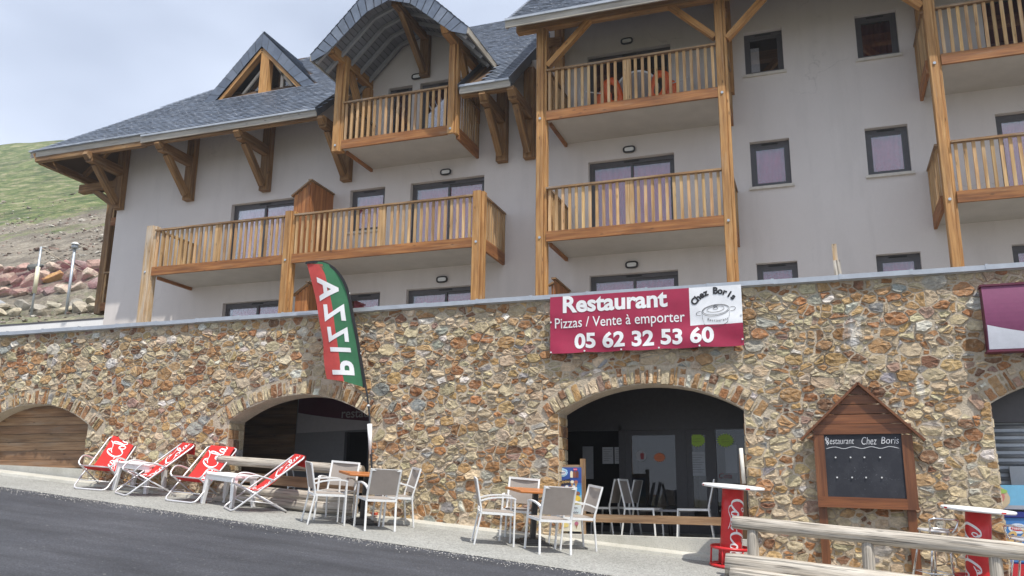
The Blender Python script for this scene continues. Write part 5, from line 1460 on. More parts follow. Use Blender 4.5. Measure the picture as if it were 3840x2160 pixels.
# ------------------------------------------------------------------ menu board with a little gable
t7 = empty("menu_board", (.5, YW-.06, gz(.5, YW)), True); tag(t7, "brown wooden menu board with a pointed plank gable and chalked heading", "menu board")
YM = YW-.12
bars("leg", "board_wood", t7, [((x, YM+.05, -1.25), (x, YM+.05, .30), .11, .05, (0, 1, 0)) for x in (-.065, 1.035)])
mb = MB()
mb.bar((-.055, YM, -.10), (-.055, YM, .86), .135, .05, (0, 1, 0)); mb.bar((1.055, YM, -.125), (1.055, YM, .85), .135, .05, (0, 1, 0), (.9, .9, .9)); mb.bar((-.12, YM-.004, -.03), (.99, YM-.004, -.055), .05, .14, (0, 0, 1), (1.25, 1.2, 1.1)); mb.box(-.12, 1.12, YM-.029, YM+.021, .865, 1.0)
mb.build("frame", M["board_wood"], t7)
mb = MB()
for k in range(4):
    za, zb = 1.006+.133*k, 1.006+.133*(k+1)-.010
    hw = lambda z: max(.0, .66*(1.545-z)/(1.545-.90))
    j = (1.15, .9, 1.05, .85)[k]
    P = [(.50-hw(za), za), (.50+hw(za), za), (.50+hw(zb), zb), (.50-hw(zb), zb)]
    mb.prism(P, YM-.025, YM+.02, (j, j, j))
mb.build("gable_boards", M["board_wood"], t7)
mb = MB()
mb.bar((.50, YM-.02, 1.555), (-.29, YM-.02, .79), .16, .03, (0, 0, 1)); mb.bar((.50, YM-.02, 1.555), (1.27, YM-.02, .77), .16, .03, (0, 0, 1)); mb.build("gable_roof", M["board_wood"], t7)
mb = MB(); mb.box(.01, .99, YM-.005, YM+.015, .02, .87); mb.build("slate_panel", M["chalkboard"], t7)
mb = MB(); yk = YM-.010
add2(mb, fit_text("Restaurant", .36, .085, -.011, .2), lambda u, v: (.035+u, yk, .735+v), (.75, .76, .78)); add2(mb, fit_text("Chez", .19, .10, -.011, .25), lambda u, v: (.49+u, yk, .725+v), (.75, .76, .78)); add2(mb, fit_text("Boris", .22, .09, -.011, .2), lambda u, v: (.735+u, yk, .735+v), (.75, .76, .78))
add2(mb, ribbon(smooth_line([(.03+.115*k, .685+(.012 if k % 2 else -.012)) for k in range(9)], 5), .006, .012), lambda u, v: (u, yk, v), (.7, .71, .73))
add2(mb, ribbon(smooth_line([(.05, .84), (.03, .80), (.06, .75), (.05, .72)], 5), .006, .010), lambda u, v: (u, yk, v), (.7, .71, .73))
mb.build("chalk_writing", M["coloured"], t7)
mb = MB()
for z in (.555, .29):
    for x in (.145, .335, .51, .705): mb.tube([(x, YM-.004, z), (x, YM-.022, z)], .011, 8)
mb.build("pin", M["lamp_white"], t7)

# ------------------------------------------------------------------ log rails
def log(mb, p0, p1, r0, r1, seed, n=14, segs=28, flat=0.0):
    p0, p1 = Vector(p0), Vector(p1); a = (p1-p0); Lg = a.length; a.normalize(); s = a.cross(Vector((0, 0, 1))).normalized(); u = s.cross(a)
    b = len(mb.v)
    for i in range(segs+1):
        t = i/segs; c = p0+a*Lg*t
        for k in range(n):
            an = 2*math.pi*k/n; rr = (r0+(r1-r0)*t)*(1+.07*mnoise.noise((t*Lg*1.3+seed, math.cos(an)*1.2, math.sin(an)*1.2))+.03*mnoise.noise((t*Lg*5+seed, math.cos(an)*3, math.sin(an)*3)))
            if i in (0, segs): rr *= .93
            dx, dz = math.cos(an)*rr, math.sin(an)*rr
            if flat and dz > flat*rr: dz = flat*rr
            mb.v.append(tuple(c+s*dx+u*dz))
    for i in range(segs):
        for k in range(n):
            l = (k+1) % n
            mb.face((b+i*n+k, b+i*n+l, b+(i+1)*n+l, b+(i+1)*n+k), (1, 1, 1), [(seed+Lg*i/segs, .06*k), (seed+Lg*i/segs, .06*(k+1)), (seed+Lg*(i+1)/segs, .06*(k+1)), (seed+Lg*(i+1)/segs, .06*k)], True)
    for base, sgn in ((b, -1), (b+segs*n, 1)):
        mb.v.append(tuple((p0 if sgn < 0 else p1)+a*sgn*.004)); ci = len(mb.v)-1
        for k in range(n): mb.face((base+k, base+(k+1) % n, ci), (.9, .82, .70), [(seed, .02), (seed+.02, .05), (seed, .09)])
YR = 11.36
t8 = empty("log_fence", (.4, YR, gz(.4, YR)), True); tag(t8, "weathered grey log fence in the right foreground, before the tall red tables", "log fence")
mb = MB(); log(mb, (-1.13, YR, gz(-1.13, YR)+.665), (2.02, YR, gz(2.02, YR)+.675), .082, .100, 3.3); mb.build("top_log", M["log_wood"], t8)
for x in (-.90, .40, 1.72):
    mb = MB(); log(mb, (x, YR+.01, gz(x, YR)-.1), (x+.01, YR+.01, gz(x, YR)+.60), .075, .068, x*7+9, segs=10); mb.build("post", M["log_wood"], t8)
mb = MB(); log(mb, (-1.22, YR-.06, gz(-1.22, YR)+.175), (2.6, YR-.06, gz(2.6, YR)+.16), .155, .17, 8.1, flat=.80); mb.build("lower_log", M["log_wood"], t8)
mb = MB(); log(mb, (-1.16, YR-.24, gz(-1.16, YR-.24)+.06), (2.6, YR-.24, gz(2.6, YR-.24)+.05), .10, .10, 5.7); mb.build("lower_log", M["log_wood"], t8)
Y2 = 12.68
t9 = empty("log_rail", (-8.3, Y2, gz(-8.3, Y2)), True); tag(t9, "weathered log rail standing before the left dark arch, behind the deckchairs", "log fence")
mb = MB(); log(mb, (-9.88, Y2, .55), (-7.06, Y2, .366), .078, .085, 1.9); mb.build("top_log", M["log_wood"], t9)
for x in (-9.55, -8.30, -7.12):
    mb = MB(); log(mb, (x, Y2+.02, gz(x, Y2)-.1), (x, Y2+.02, .50-.065*(x+9.5)), .068, .062, x*3+40, segs=10); mb.build("post", M["pale_post_wood"], t9)
mb = MB(); log(mb, (-9.78, Y2-.04, .07), (-7.12, Y2-.04, -.10), .085, .09, 6.2); mb.build("lower_log", M["log_wood"], t9)
mb = MB(); log(mb, (-9.83, Y2-.07, -.09), (-7.12, Y2-.07, -.25), .095, .10, 4.2); mb.build("lower_log", M["log_wood"], t9)
mb = MB(); mb.bar((-9.6, Y2+.10, .27), (-7.1, Y2+.10, .10), .03, .17); mb.build("plank", M["plank_wood"], t9)

# ------------------------------------------------------------------ dining sets
def chair_proto(arms=True):
    t = empty("garden_chair")
    W, D = .222, .25
    def leg(pts, w=.030, d=.024):
        mb = MB()
        for p, q in zip(pts, pts[1:]):
            mb.bar(p, q, w, d, (0, 1, 0) if abs(q[2]-p[2]) > .1 else (0, 0, 1), ch=.006)
        return mb
    for s in (-1, 1):
        leg([(s*W, -.28, 0), (s*W, -.215, .43)]).build("leg", M["white_metal"], t)
        leg([(s*W, .26, 0), (s*W, .235, .635 if arms else .43)]).build("leg", M["white_metal"], t)
        if not arms: continue
        mb = MB(); pts = smooth_line([(s*W, .248, .628), (s*W, .20, .648), (s*W, .05, .648), (s*W, -.12, .625), (s*W, -.235, .585)], 3)
        for p, q in zip(pts, pts[1:]): mb.bar(p, q, .036, .020)
        mb.build("armrest", M["white_metal"], t)
    mb = MB()
    for s in (-1, 1): mb.bar((s*W, -.215, .425), (s*W, -.225, .50), .030, .026, (0, 1, 0), ch=.006); mb.bar((s*W, -.225, .495), (s*W, -.315, .875), .030, .024, (0, 1, 0), ch=.006)
    mb.bar((-W, -.313, .862), (W, -.313, .862), .022, .030)
    mb.build("back_frame", M["white_metal"], t)
    mb = MB()
    for s in (-1, 1): mb.bar((s*(W-.015), -.23, .425), (s*(W-.015), .235, .425), .026, .032)
    mb.bar((-W, -.225, .425), (W, -.225, .425), .026, .032); mb.bar((-W, .235, .425), (W, .235, .425), .026, .032)
    mb.build("seat_frame", M["white_metal"], t)
    def cloth(f, n=10):
        mb = MB()
        for j in range(n+1):
            for i in range(n+1): mb.v.append(f(i/n, j/n))
        for j in range(n):
            for i in range(n):
                a = j*(n+1)+i; mb.face((a, a+1, a+n+2, a+n+1), smooth=True)
        return mb
    cloth(lambda u, v: ((u-.5)*2*(W-.03), -.22+.455*v, .445-.020*math.sin(math.pi*u)*math.sin(math.pi*v))).build("seat", M["taupe_mesh"], t)
    cloth(lambda u, v: ((u-.5)*2*(W-.012), -.226-.091*v-.020*math.sin(math.pi*u)-.004, .505+.365*v)).build("backrest", M["taupe_mesh"], t)
    return t
chair0 = chair_proto(); side0 = chair_proto(False); used = set()
def chair(x, y, dx, dy, label, group="white garden chairs", dz=None):
    p = chair0 if dz is None else side0
    c = p if p.name not in used else copy_tree(p); used.add(p.name)
    if dz is not None: group = "white chairs inside the arches"
    if dz is None: stand(c, x, y, (dx, dy), .012)
    else:
        c.location = (x, y, dz); c.rotation_euler = (0, 0, math.atan2(-dx, dy))
    tag(c, label, "chair", group)
    return c
chair(-6.25, 11.64, -.72, .69, "white garden chair showing its taupe back, nearest the road at the left table")
chair(-7.05, 11.56, .72, .69, "white garden chair at the left table's left side, next to a deckchair")
chair(-6.30, 12.30, -.74, -.67, "white garden chair at the left table's right side, against the stone pier")
chair(-7.20, 12.10, .22, -.97, "white garden chair with its back to the log rail at the left table")
chair(-3.58, 11.54, -.64, .77, "white garden chair showing its taupe back, nearest the road at the right table")
chair(-4.40, 11.66, .90, .44, "white garden chair at the right table's left side, in front of the stone pier")
chair(-3.42, 12.18, -.78, -.62, "white garden chair at the right table's right side, beside the ice cream board")
chair(-4.28, 12.34, .20, -.98, "white garden chair with its back to the stone pier at the right table")
chair(-2.72, 13.78, .98, -.1, "white garden chair inside the middle arch, left of the grey table", dz=FZ)
chair(-1.92, 13.75, -.98, -.1, "white garden chair inside the middle arch, right of the grey table", dz=FZ)
chair(-3.46, 14.1, -.98, .1, "white garden chair in the shade of the middle arch, just behind the ice cream board", dz=FZ)
chair(-3.25, 14.6, -.98, .1, "white garden chair deepest in the shade of the middle arch, near the notices", dz=FZ)
chair(-9.0, 14.0, .9, .3, "white garden chair half hidden inside the left dark arch, behind the log rail", dz=-.30)

def table_proto():
    t = empty("pedestal_table")
    mb = MB(); mb.bar((-.35, 0, .735), (.35, 0, .735), .70, .032, ch=.008); mb.build("table_top", M["table_wood"], t)
    mb = MB(); mb.bar((0, 0, .05), (0, 0, .72), .075, .075, (0, 1, 0), ch=.008); mb.bar((-.16, 0, .712), (.16, 0, .712), .16, .012); mb.build("column", M["black_metal"], t)
    mb = MB()
    for k, (w, h) in enumerate(((.44, .022), (.37, .02), (.29, .02), (.2, .02))): mb.bar((-w/2, 0, .011+.021*k), (w/2, 0, .011+.021*k), w, h)
    mb.build("foot", M["black_metal"], t)
    return t
tb = table_proto(); stand(tb, -6.68, 12.05, (-.70, .71), .012); tag(tb, "orange wood topped table on a black pedestal, left of the two", "table", "orange pedestal tables")
tb2 = copy_tree(tb); stand(tb2, -3.99, 12.14, (-.62, .78), .012); tag(tb2, "orange wood topped table on a black pedestal, right of the two", "table", "orange pedestal tables")
# grey table inside the arch and the armchair behind the door
t = empty("grey_table", (-2.35, 14.1, FZ)); tag(t, "plain grey table standing in the shade inside the middle arch", "table")
mb = MB(); mb.bar((-.42, 0, .40), (.42, 0, .40), .6, .03, col=(.20, .20, .22)); mb.build("table_top", M["coloured"], t)
mb = MB(); mb.tube([(0, 0, 0), (0, 0, .39)], .035, 8); mb.build("column", M["black_metal"], t)
t = empty("armchair", (-2.75, 16.15, FZ)); tag(t, "black armchair seen through the glass door", "armchair")
mb = MB(); mb.bar((-.3, 0, .40), (.25, 0, .40), .5, .12); mb.build("seat", M["black_metal"], t)
mb = MB(); mb.bar((.22, 0, .42), (.32, 0, .80), .5, .09, (1, 0, 0), ch=.02); mb.build("backrest", M["black_metal"], t)
for y in (-.27, .27):
    mb = MB(); mb.bar((-.34, y, .62), (.24, y, .60), .06, .05); mb.bar((-.30, y, 0), (-.30, y, .6), .05, .05, (0, 1, 0)); mb.bar((.24, y, 0), (.24, y, .6), .05, .05, (0, 1, 0)); mb.build("armrest", M["black_metal"], t)

# ------------------------------------------------------------------ red deckchairs
LOGO = script_logo()
LOGO_FINE = script_logo(.66); LOGO_MID = script_logo(.78)
def deck_proto():
    t = empty("deckchair"); W = .275
    long_, short_ = [], []
    def U(p, q, w):     # tube bent into a U: across the foot at p, both sides up to q
        e = .07; d = Vector((q[0]-p[0], 0, q[1]-p[1])).normalized()
        P = [(q[0], -w, q[1]), (p[0]+d.x*e, -w, p[1]+d.z*e), (p[0]+d.x*e*.3, -w+e*.3, p[1]+d.z*e*.3), (p[0], -w+e, p[1]), (p[0], w-e, p[1]), (p[0]+d.x*e*.3, w-e*.3, p[1]+d.z*e*.3), (p[0]+d.x*e, w, p[1]+d.z*e), (q[0], w, q[1])]
        return P
    mb = MB()
    A = U((-.42, .015), (.52, .755), W); top = [(.545, W-.01, .778), (.56, W-.05, .79), (.56, -W+.05, .79), (.545, -W+.01, .778)]
    mb.tube(A+top, .0135, 8, closed=True); mb.build("back_frame", M["aluminium"], t)
    mb = MB()
    B = U((.40, .015), (-.33, .355), W-.035); mb.tube(B, .0125, 8)
    mb.tube([(-.335, -W+.01, .36), (-.335, W-.01, .36)], .012, 8)
    mb.tube([(-.27, -W+.03, .135), (-.27, W-.03, .135)], .008, 6); mb.tube([(-.24, W-.0, .16), (.22, W-.0, .12)], .007, 6); mb.tube([(-.24, -W+.0, .16), (.22, -W+.0, .12)], .007, 6)
    mb.build("seat_frame", M["aluminium"], t)
    for s in (-1, 1):
        mb = MB(); mb.tube(smooth_line([(-.345, s*(W-.04), .355), (-.33, s*(W+.01), .40), (-.24, s*(W+.02), .485), (-.12, s*(W+.02), .50), (.02, s*(W+.02), .475), (.135, s*(W+.015), .445)], 4), .0125, 8); mb.build("armrest", M["aluminium"], t)
    prof_ = smooth_line([(-.345, .372), (-.25, .335), (-.12, .295), (.0, .315), (.14, .415), (.30, .56), (.44, .69), (.545, .797), (.572, .812), (.592, .795), (.597, .72), (.600, .64)], 5)
    Ls = [0]
    for a, c in zip(prof_, prof_[1:]): Ls.append(Ls[-1]+math.hypot(c[0]-a[0], c[1]-a[1]))
    def at(s, y, d=0.0):
        s = max(0, min(Ls[-1]-1e-6, s))
        for i in range(len(Ls)-1):
            if s <= Ls[i+1]: break
        k = (s-Ls[i])/(Ls[i+1]-Ls[i]); a, c = prof_[i], prof_[i+1]; dx, dz = c[0]-a[0], c[1]-a[1]; l = math.hypot(dx, dz)
        sag = .018*(1-(y/.23)**2)*max(0, 1-abs(s-.5)/.55)
        return (a[0]+dx*k-dz/l*d, y, a[1]+dz*k+dx/l*d-sag)
    mb = MB(); n, m_ = 60, 10; Hw = .225
    for th in (0, -.004):
        b = len(mb.v)
        for j in range(n+1):
            for i in range(m_+1): mb.v.append(at(Ls[-1]*j/n, -Hw+2*Hw*i/m_, th))
        for j in range(n):
            for i in range(m_):
                a = b+j*(m_+1)+i; mb.face((a, a+1, a+m_+2, a+m_+1), smooth=True)
    sl = mb.build("sling", M["red_canvas"], t)
    mb = MB(); sc = .095; s0 = .15
    # the script runs up the sling, its foot towards the sitter's left
    add2(mb, subdiv(LOGO_FINE, .6), lambda u, v: at(s0+u*sc, -.125+v*.098, .006), (1, 1, 1)); 
    mb.build("script_lettering", M["letter_white"], sl)
    return t
deck0 = deck_proto(); firstd = [True]
def deck(x, y, fx, fy, label):
    """(fx, fy): the way the sitter faces"""
    c = deck0 if firstd[0] else copy_tree(deck0); firstd[0] = False
    stand(c, x, y, (-fy, fx) if False else (fy, -fx), .012)   # local -X looks along (fx, fy)
    c.scale = (1.07, 1.06, 1.12)
    tag(c, label, "deckchair", "red deckchairs along the wall")
deck(-12.12, 12.42, .30, -.95, "red deckchair nearest the planked arch, facing the road")
deck(-10.98, 12.27, -.46, -.89, "red deckchair turned sideways, second from the planked arch, before a low white table")
deck(-9.98, 12.30, .09, -.995, "red deckchair facing the road, between the two low white tables")
deck(-8.58, 12.04, -.63, -.78, "red deckchair turned sideways, nearest the white garden chairs")
def low_table():
    t = empty("low_table")
    mb = MB(); mb.bar((-.33, 0, .405), (.33, 0, .405), .46, .03, ch=.01); mb.bar((-.30, -.2, .36), (.30, -.2, .36), .02, .06); mb.bar((-.30, .2, .36), (.30, .2, .36), .02, .06); mb.build("table_top", M["white_plastic"], t)
    for sx_ in (-1, 1):
        for sy in (-1, 1):
            mb = MB(); mb.bar((sx_*.31, sy*.205, 0), (sx_*.275, sy*.18, .40), .05, .045, (0, 1, 0), w1=.085, h1=.06); mb.build("leg", M["white_plastic"], t)
    return t
lt = low_table(); lt.scale = (1.12, 1.1, 1.2); stand(lt, -11.48, 12.62, (-.02, 1), .012); tag(lt, "low white plastic table behind the second deckchair from the left", "table", "low white tables")
lt2 = copy_tree(lt); stand(lt2, -9.30, 12.26, (.20, 1), .012); tag(lt2, "low white plastic table beside the deckchair nearest the dining chairs", "table", "low white tables")
# small red ashtray on the kerb
mb = MB(); mb.disc((0, 0, 0), .055, .035, 16, (.62, .10, .05), bev=.006); mb.tube([(.052*math.cos(2*math.pi*k/16), .052*math.sin(2*math.pi*k/16), .036) for k in range(16)], .007, 6, (.7, .12, .06), closed=True)
o = mb.build("ashtray", M["coloured"]); o.location = (-6.83, 12.72, gz(-6.83, 12.72)+.078); tag(o, "small red ashtray on the kerb at the foot of the stone pier", "ashtray")

# ------------------------------------------------------------------ tall red tables
def tall_table(x, y, spin, label):
    t = empty("tall_table"); stand(t, x, y, (0, 1), .012); tag(t, label, "high table", "tall red tables")
    mb = MB(); mb.disc((0, 0, 1.025), .41, .034, 48, (1, 1, 1), bev=.01); top = mb.build("table_top", M["white_plastic"], t)
    mb = MB()
    for a in (R(180+20), R(-62)):
        p = []
        for k in range(5):
            q = a+R(2.2)*k; p.append((.4115*math.cos(q), .4115*math.sin(q)))
        for c, d in zip(p, p[1:]): mb.poly([(c[0], c[1], 1.032), (d[0], d[1], 1.032), (d[0], d[1], 1.052), (c[0], c[1], 1.052)], (.62, .06, .06))
    mb.build("edge_mark", M["coloured"], top)
    mb = MB(); rc = .142; mb.tube([(0, 0, .05), (0, 0, .3), (0, 0, .7), (0, 0, 1.026)], rc, 40, caps=True); col_ = mb.build("column", M["red_paint"], t)
    mb = MB(); sc = .082
    for extra in (0, R(180)):
        # the script runs down the column
        def wrap(u, v, e=extra):
            a = spin+e+(v-1.5)*.082/rc; return ((rc+.003)*math.cos(a), (rc+.003)*math.sin(a), .90-u*sc)
        add2(mb, subdiv(LOGO_MID, .5), wrap, (1, 1, 1))
    mb.build("script_lettering", M["letter_white"], col_)
    mb = MB()
    for z in (.022, .25): mb.tube([(.255*math.cos(2*math.pi*k/36), .255*math.sin(2*math.pi*k/36), z) for k in range(36)], .021, 8, closed=True)
    for k in range(6):
        a = 2*math.pi*k/6+.2; mb.tube([(.255*math.cos(a), .255*math.sin(a), .022), (.255*math.cos(a), .255*math.sin(a), .25)], .013, 6); mb.tube([(.255*math.cos(a), .255*math.sin(a), .022), (.1*math.cos(a), .1*math.sin(a), .05)], .013, 6)
    mb.build("foot_ring", M["red_paint"], t)
tall_table(-1.27, 12.28, R(-72+30), "tall white topped table on a red column, at the log fence's left end")
tall_table(1.62, 12.10, R(-90-45), "tall white topped table on a red column, between the two metal stools")

# ------------------------------------------------------------------ tubular bar stools
def stool():
    t = empty("bar_stool")
    mb = MB(); mb.disc((0, 0, .74), .18, .022, 28, (1, 1, 1), bev=.006); mb.build("seat", M["aluminium"], t)
    for k in range(4):
        a = math.pi/4+k*math.pi/2; mb = MB(); mb.tube([(.25*math.cos(a), .25*math.sin(a), .01), (.19*math.cos(a), .19*math.sin(a), .45), (.15*math.cos(a), .15*math.sin(a), .74)], .0135, 8); mb.build("leg", M["chrome"], t)
    mb = MB()
    P = [(.235*math.cos(math.pi/4+k*math.pi/2), .235*math.sin(math.pi/4+k*math.pi/2), .26) for k in range(4)]; mb.tube(P, .011, 8, closed=True); mb.build("footrest", M["chrome"], t)
    mb = MB(); mb.tube(smooth_line([(.16, .12, .74), (.18, .16, .80), (.20, .17, .88), (.14, .20, .905), (0, .215, .905), (-.14, .20, .905), (-.20, .17, .88), (-.18, .16, .80), (-.16, .12, .74)], 4), .0125, 8)
    mb.tube(smooth_line([(.17, .15, .79), (0, .215, .79), (-.17, .15, .79)], 4), .010, 8); mb.build("back_loop", M["chrome"], t)
    return t
st = stool(); stand(st, 1.13, 12.05, (.55, -.83), .012); tag(st, "shiny tubular metal bar stool left of the right hand red table", "bar stool", "metal bar stools")
st2 = copy_tree(st); stand(st2, 2.12, 11.98, (-.45, -.9), .012); tag(st2, "shiny tubular metal bar stool right of the right hand red table, by the freezer", "bar stool", "metal bar stools")

# ------------------------------------------------------------------ ice cream menu board
YI = 13.03
t = empty("ice_cream_board", (-3.66, YI, -.55), True); tag(t, "wood framed board with a bright blue ice cream poster at the middle arch's left jamb", "poster board")
mb = MB(); mb.bar((-3.84, YI, -.55), (-3.84, YI, .55), .085, .05, (0, 1, 0)); mb.bar((-3.475, YI, -.55), (-3.475, YI, .56), .075, .05, (0, 1, 0)); mb.bar((-3.80, YI+.01, .43), (-3.51, YI+.01, .43), .03, .08); mb.bar((-3.80, YI+.01, -.45), (-3.51, YI+.01, -.45), .03, .08); mb.build("frame", M["rail_wood"], t)
mb = MB(); y = YI-.032; x0, x1 = -3.875, -3.49
def grad(z0, z1, c0, c1, n=6):
    for k in range(n):
        f = (k+.5)/n; mb.poly([(x0, y, z0+(z1-z0)*k/n), (x1, y, z0+(z1-z0)*k/n), (x1, y, z0+(z1-z0)*(k+1)/n), (x0, y, z0+(z1-z0)*(k+1)/n)], tuple(a+(c-a)*f for a, c in zip(c0, c1)))
grad(-.51, -.25, (.72, .68, .54), (.66, .66, .60)); grad(-.25, -.12, (.55, .66, .70), (.70, .72, .70)); grad(-.12, .02, (.70, .55, .16), (.25, .55, .72)); grad(.02, .20, (.06, .38, .70), (.03, .13, .42)); grad(.20, .43, (.022, .06, .28), (.035, .10, .36))
yy = y-.004
blob(mb, -3.785, .355, .082, .062, yy, (.42, .66, .82), 22, .25, 3); blob(mb, -3.785, .353, .062, .043, yy-.002, (.10, .34, .60)); blob(mb, -3.785, .349, .056, .034, yy-.004, (.78, .80, .84))
add2(mb, fit_text("Nestlé", .088, .030, .008), lambda u, v: (-3.829+u, yy-.006, .335+v+u*.06), (.10, .09, .22)); add2(mb, fit_text("GLACES", .055, .013, .0), lambda u, v: (-3.812+u, yy-.006, .386+v), (.75, .82, .9))
blob(mb, -3.585, .40, .034, .018, yy, (.62, .03, .07)); add2(mb, fit_text("Nestlé", .05, .014, .004), lambda u, v: (-3.61+u, yy-.003, .393+v), (.85, .8, .8))
for cx_, c in ((-3.645, (.75, .68, .50)), (-3.60, (.24, .08, .05)), (-3.555, (.16, .05, .035))):
    mb.poly([(cx_-.020, yy-.001, .28), (cx_+.020, yy-.001, .275), (cx_+.022, yy-.001, .35), (cx_+.012, yy-.001, .375), (cx_-.012, yy-.001, .378), (cx_-.022, yy-.001, .35)], c)
mb.poly([(-3.83, yy, .155), (-3.66, yy, .165), (-3.665, yy, .265), (-3.83, yy, .225)], (.02, .02, .045))
add2(mb, fit_text("eXtrême", .15, .042, .006, .25), lambda u, v: (-3.825+u, yy-.004, .185+v+u*.12), (.75, .50, .16))
for cx_, c in ((-3.635, (.80, .72, .55)), (-3.575, (.40, .14, .09))):
    mb.poly([(cx_-.03, yy-.001, .215), (cx_, yy-.001, .12), (cx_+.03, yy-.001, .215)], (.45, .26, .12)); blob(mb, cx_, .215, .032, .022, yy-.003, c, 12, .3, cx_)
for k in range(5): blob(mb, -3.83+.055*k, .145-.008*(k % 2), .026, .018, yy-.002, ((.78, .74, .68), (.30, .12, .08))[k % 2], 12, .3, k)
blob(mb, -3.55, .045, .04, .03, yy-.002, (.26, .11, .06), 12, .3, 4); blob(mb, -3.60, -.03, .10, .05, yy-.001, (.80, .55, .06), 14, .4, 5); blob(mb, -3.80, -.24, .05, .05, yy-.001, (.82, .66, .05), 12, .5, 6); blob(mb, -3.75, -.42, .06, .035, yy-.001, (.80, .66, .25), 12, .4, 8); blob(mb, -3.57, -.40, .03, .035, yy-.001, (.45, .14, .22), 12, .4, 9); mb.poly([(-3.585, yy-.002, -.41), (-3.57, yy-.002, -.475), (-3.555, yy-.002, -.41)], (.35, .18, .08))
for zz_, x_, w_ in ((-.17, -3.64, .09), (-.235, -3.64, .10), (-.335, -3.63, .12), (-.09, -3.60, .08)):
    add2(mb, ribbon(smooth_line([(w_*k/7, (.012 if k % 2 else -.008)) for k in range(8)], 3), .004, .010), lambda u, v, X=x_, Z=zz_: (X+u, yy-.004, Z+v), (.10, .07, .10))
mb.build("poster", M["coloured"], t)

# ------------------------------------------------------------------ feather flag at the arch's right corner
YQ = 12.52
t = empty("feather_flag", (-6.87, YQ, .87), True); tag(t, "red and green feather flag with white pizza lettering seen from behind", "flag")
POLE = smooth_line([(-6.80, .30), (-6.86, .87), (-6.91, 1.31), (-7.01, 1.79), (-7.12, 2.24), (-7.21, 2.61), (-7.31, 2.97), (-7.39, 3.27), (-7.49, 3.50), (-7.62, 3.68), (-7.76, 3.80), (-7.92, 3.88), (-8.10, 3.915), (-8.29, 3.915)], 4)
mb = MB(); mb.tube([(p[0], YQ, p[1]) for p in POLE], .016, 8, radii=[.018-.010*i/len(POLE) for i in range(len(POLE))]); pl = mb.build("pole", M["black_metal"], t)
mb = MB(); mb.tube([(-6.845, YQ-.004, .62), (-6.885, YQ-.004, 1.10)], .036, 8, radii=[.022, .042]); mb.build("pole_sleeve", M["white_plastic"], t)
mb = MB(); mb.tube([(-6.925, YQ, 1.38), (-6.93, YQ, 1.41)], .024, 8); mb.tube([(-7.125, YQ, 2.24), (-7.13, YQ, 2.27)], .02, 8); mb.tube([(-7.40, YQ, 3.28), (-7.41, YQ, 3.31)], .02, 8); mb.build("clip", M["lamp_white"], pl)
poleup = [(-7.0, 1.69), (-7.01, 1.79), (-7.12, 2.24), (-7.21, 2.61), (-7.31, 2.97), (-7.39, 3.27), (-7.49, 3.50), (-7.62, 3.68), (-7.76, 3.80), (-7.92, 3.88), (-8.10, 3.91), (-8.28, 3.905)]
free = [(-7.74, 1.86), (-7.79, 2.05), (-7.83, 2.25), (-7.85, 2.51), (-7.95, 2.87), (-8.06, 3.26), (-8.19, 3.66), (-8.285, 3.90)]
strp = [(-7.37, 1.80), (-7.48, 2.12), (-7.58, 2.57), (-7.68, 3.02), (-7.82, 3.50), (-7.94, 3.85)]
def along(P, t):
    L_ = [0]
    for a, c in zip(P, P[1:]): L_.append(L_[-1]+math.hypot(c[0]-a[0], c[1]-a[1]))
    s = t*L_[-1]
    for i in range(len(P)-1):
        if s <= L_[i+1]+1e-9: break
    k = (s-L_[i])/(L_[i+1]-L_[i]); return (P[i][0]+(P[i+1][0]-P[i][0])*k, P[i][1]+(P[i+1][1]-P[i][1])*k)
poleup, free, strp = smooth_line(poleup, 4), smooth_line(free, 4), smooth_line(strp, 4)
def fy(x, z): return YQ-.012-.035*math.sin((x+8.3)*5.5+z*1.4)*min(1, max(0, (-6.95-.34*(z-1.7)-x)*2.2))-.02*mnoise.noise((x*3, z*2, 0))
mb = MB(); n = 44
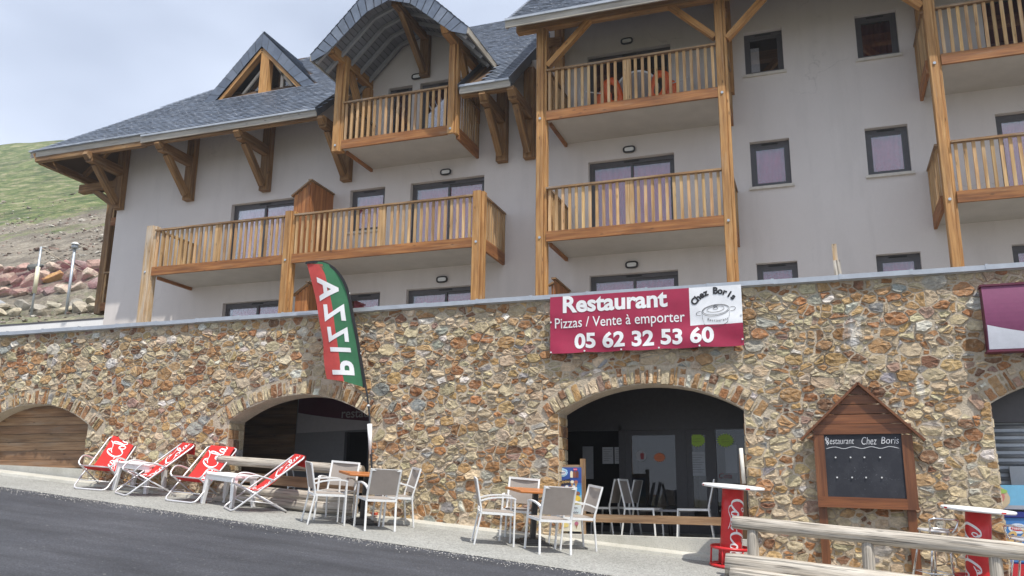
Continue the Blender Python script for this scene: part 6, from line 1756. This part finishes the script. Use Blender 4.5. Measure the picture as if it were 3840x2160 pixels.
for (A_, B_, col, m_) in ((free, strp, (.70, .10, .09), 10), (strp, poleup, (.060, .225, .11), 10)):
    b = len(mb.v)
    for j in range(n+1):
        a, c = along(A_, j/n), along(B_, j/n)
        for i in range(m_+1):
            x, z = a[0]+(c[0]-a[0])*i/m_, a[1]+(c[1]-a[1])*i/m_; mb.v.append((x, fy(x, z), z))
    for j in range(n):
        for i in range(m_):
            q = b+j*(m_+1)+i; mb.face((q, q+1, q+m_+2, q+m_+1), col, smooth=True)
mb.build("flag_cloth", M["flag_cloth"], t)
# black hem along the pole
mb = MB()
for p, q in zip(poleup, poleup[1:]): mb.bar((p[0]-.012, YQ-.016, p[1]), (q[0]-.012, YQ-.016, q[1]), .012, .045, (1, 0, .3))
mb.build("hem", M["rubber_black"], t)
mb = MB()
LET = [("P", (-7.21, 1.89), (-7.23, 2.13), -7.60), ("I", None, None, None)]
# lettering reads upwards; letter tops point at the pole, so from here it is mirrored
cells = [("P", 1.895, 2.14, -7.635, -7.215, -.03), ("I", 2.285, 2.36, -7.685, -7.295, -.03), ("Z", 2.44, 2.72, -7.74, -7.36, -.05), ("Z", 2.80, 3.12, -7.85, -7.44, -.06), ("A", 3.17, 3.60, -8.0, -7.60, -.05)]
for ch_, z0, z1, xa, xb, sl in cells:
    g = fit_text(ch_, z1-z0, 1.0, .03)
    def put(u, v, z0=z0, z1=z1, xa=xa, xb=xb):
        z = z0+u+.03*(1-v); x = xa+(xb-xa)*v-.20*(u-(z1-z0)/2); return (x, fy(x, z)-.007, z)
    g = subdiv(([(p[0], p[1]) for p in g[0]], g[1]), .08)
    add2(mb, g, put, (1, 1, 1))
mb.build("lettering", M["letter_white"], t)

# ------------------------------------------------------------------ mountain mist
mb = MB(); mb.box(-190, 140, -170, 240, -22, 78)
m = bpy.data.materials.new("mist"); m.use_nodes = True; nt = m.node_tree; nt.nodes.clear()
vo = nt.nodes.new("ShaderNodeVolumePrincipled"); vo.inputs["Density"].default_value = 0.0010; vo.inputs["Color"].default_value = (0.93, 0.95, 1.0, 1); vo.inputs["Anisotropy"].default_value = 0.3
nt.links.new(vo.outputs[0], nt.nodes.new("ShaderNodeOutputMaterial").inputs["Volume"])
struct("haze", mb, m, "stuff")
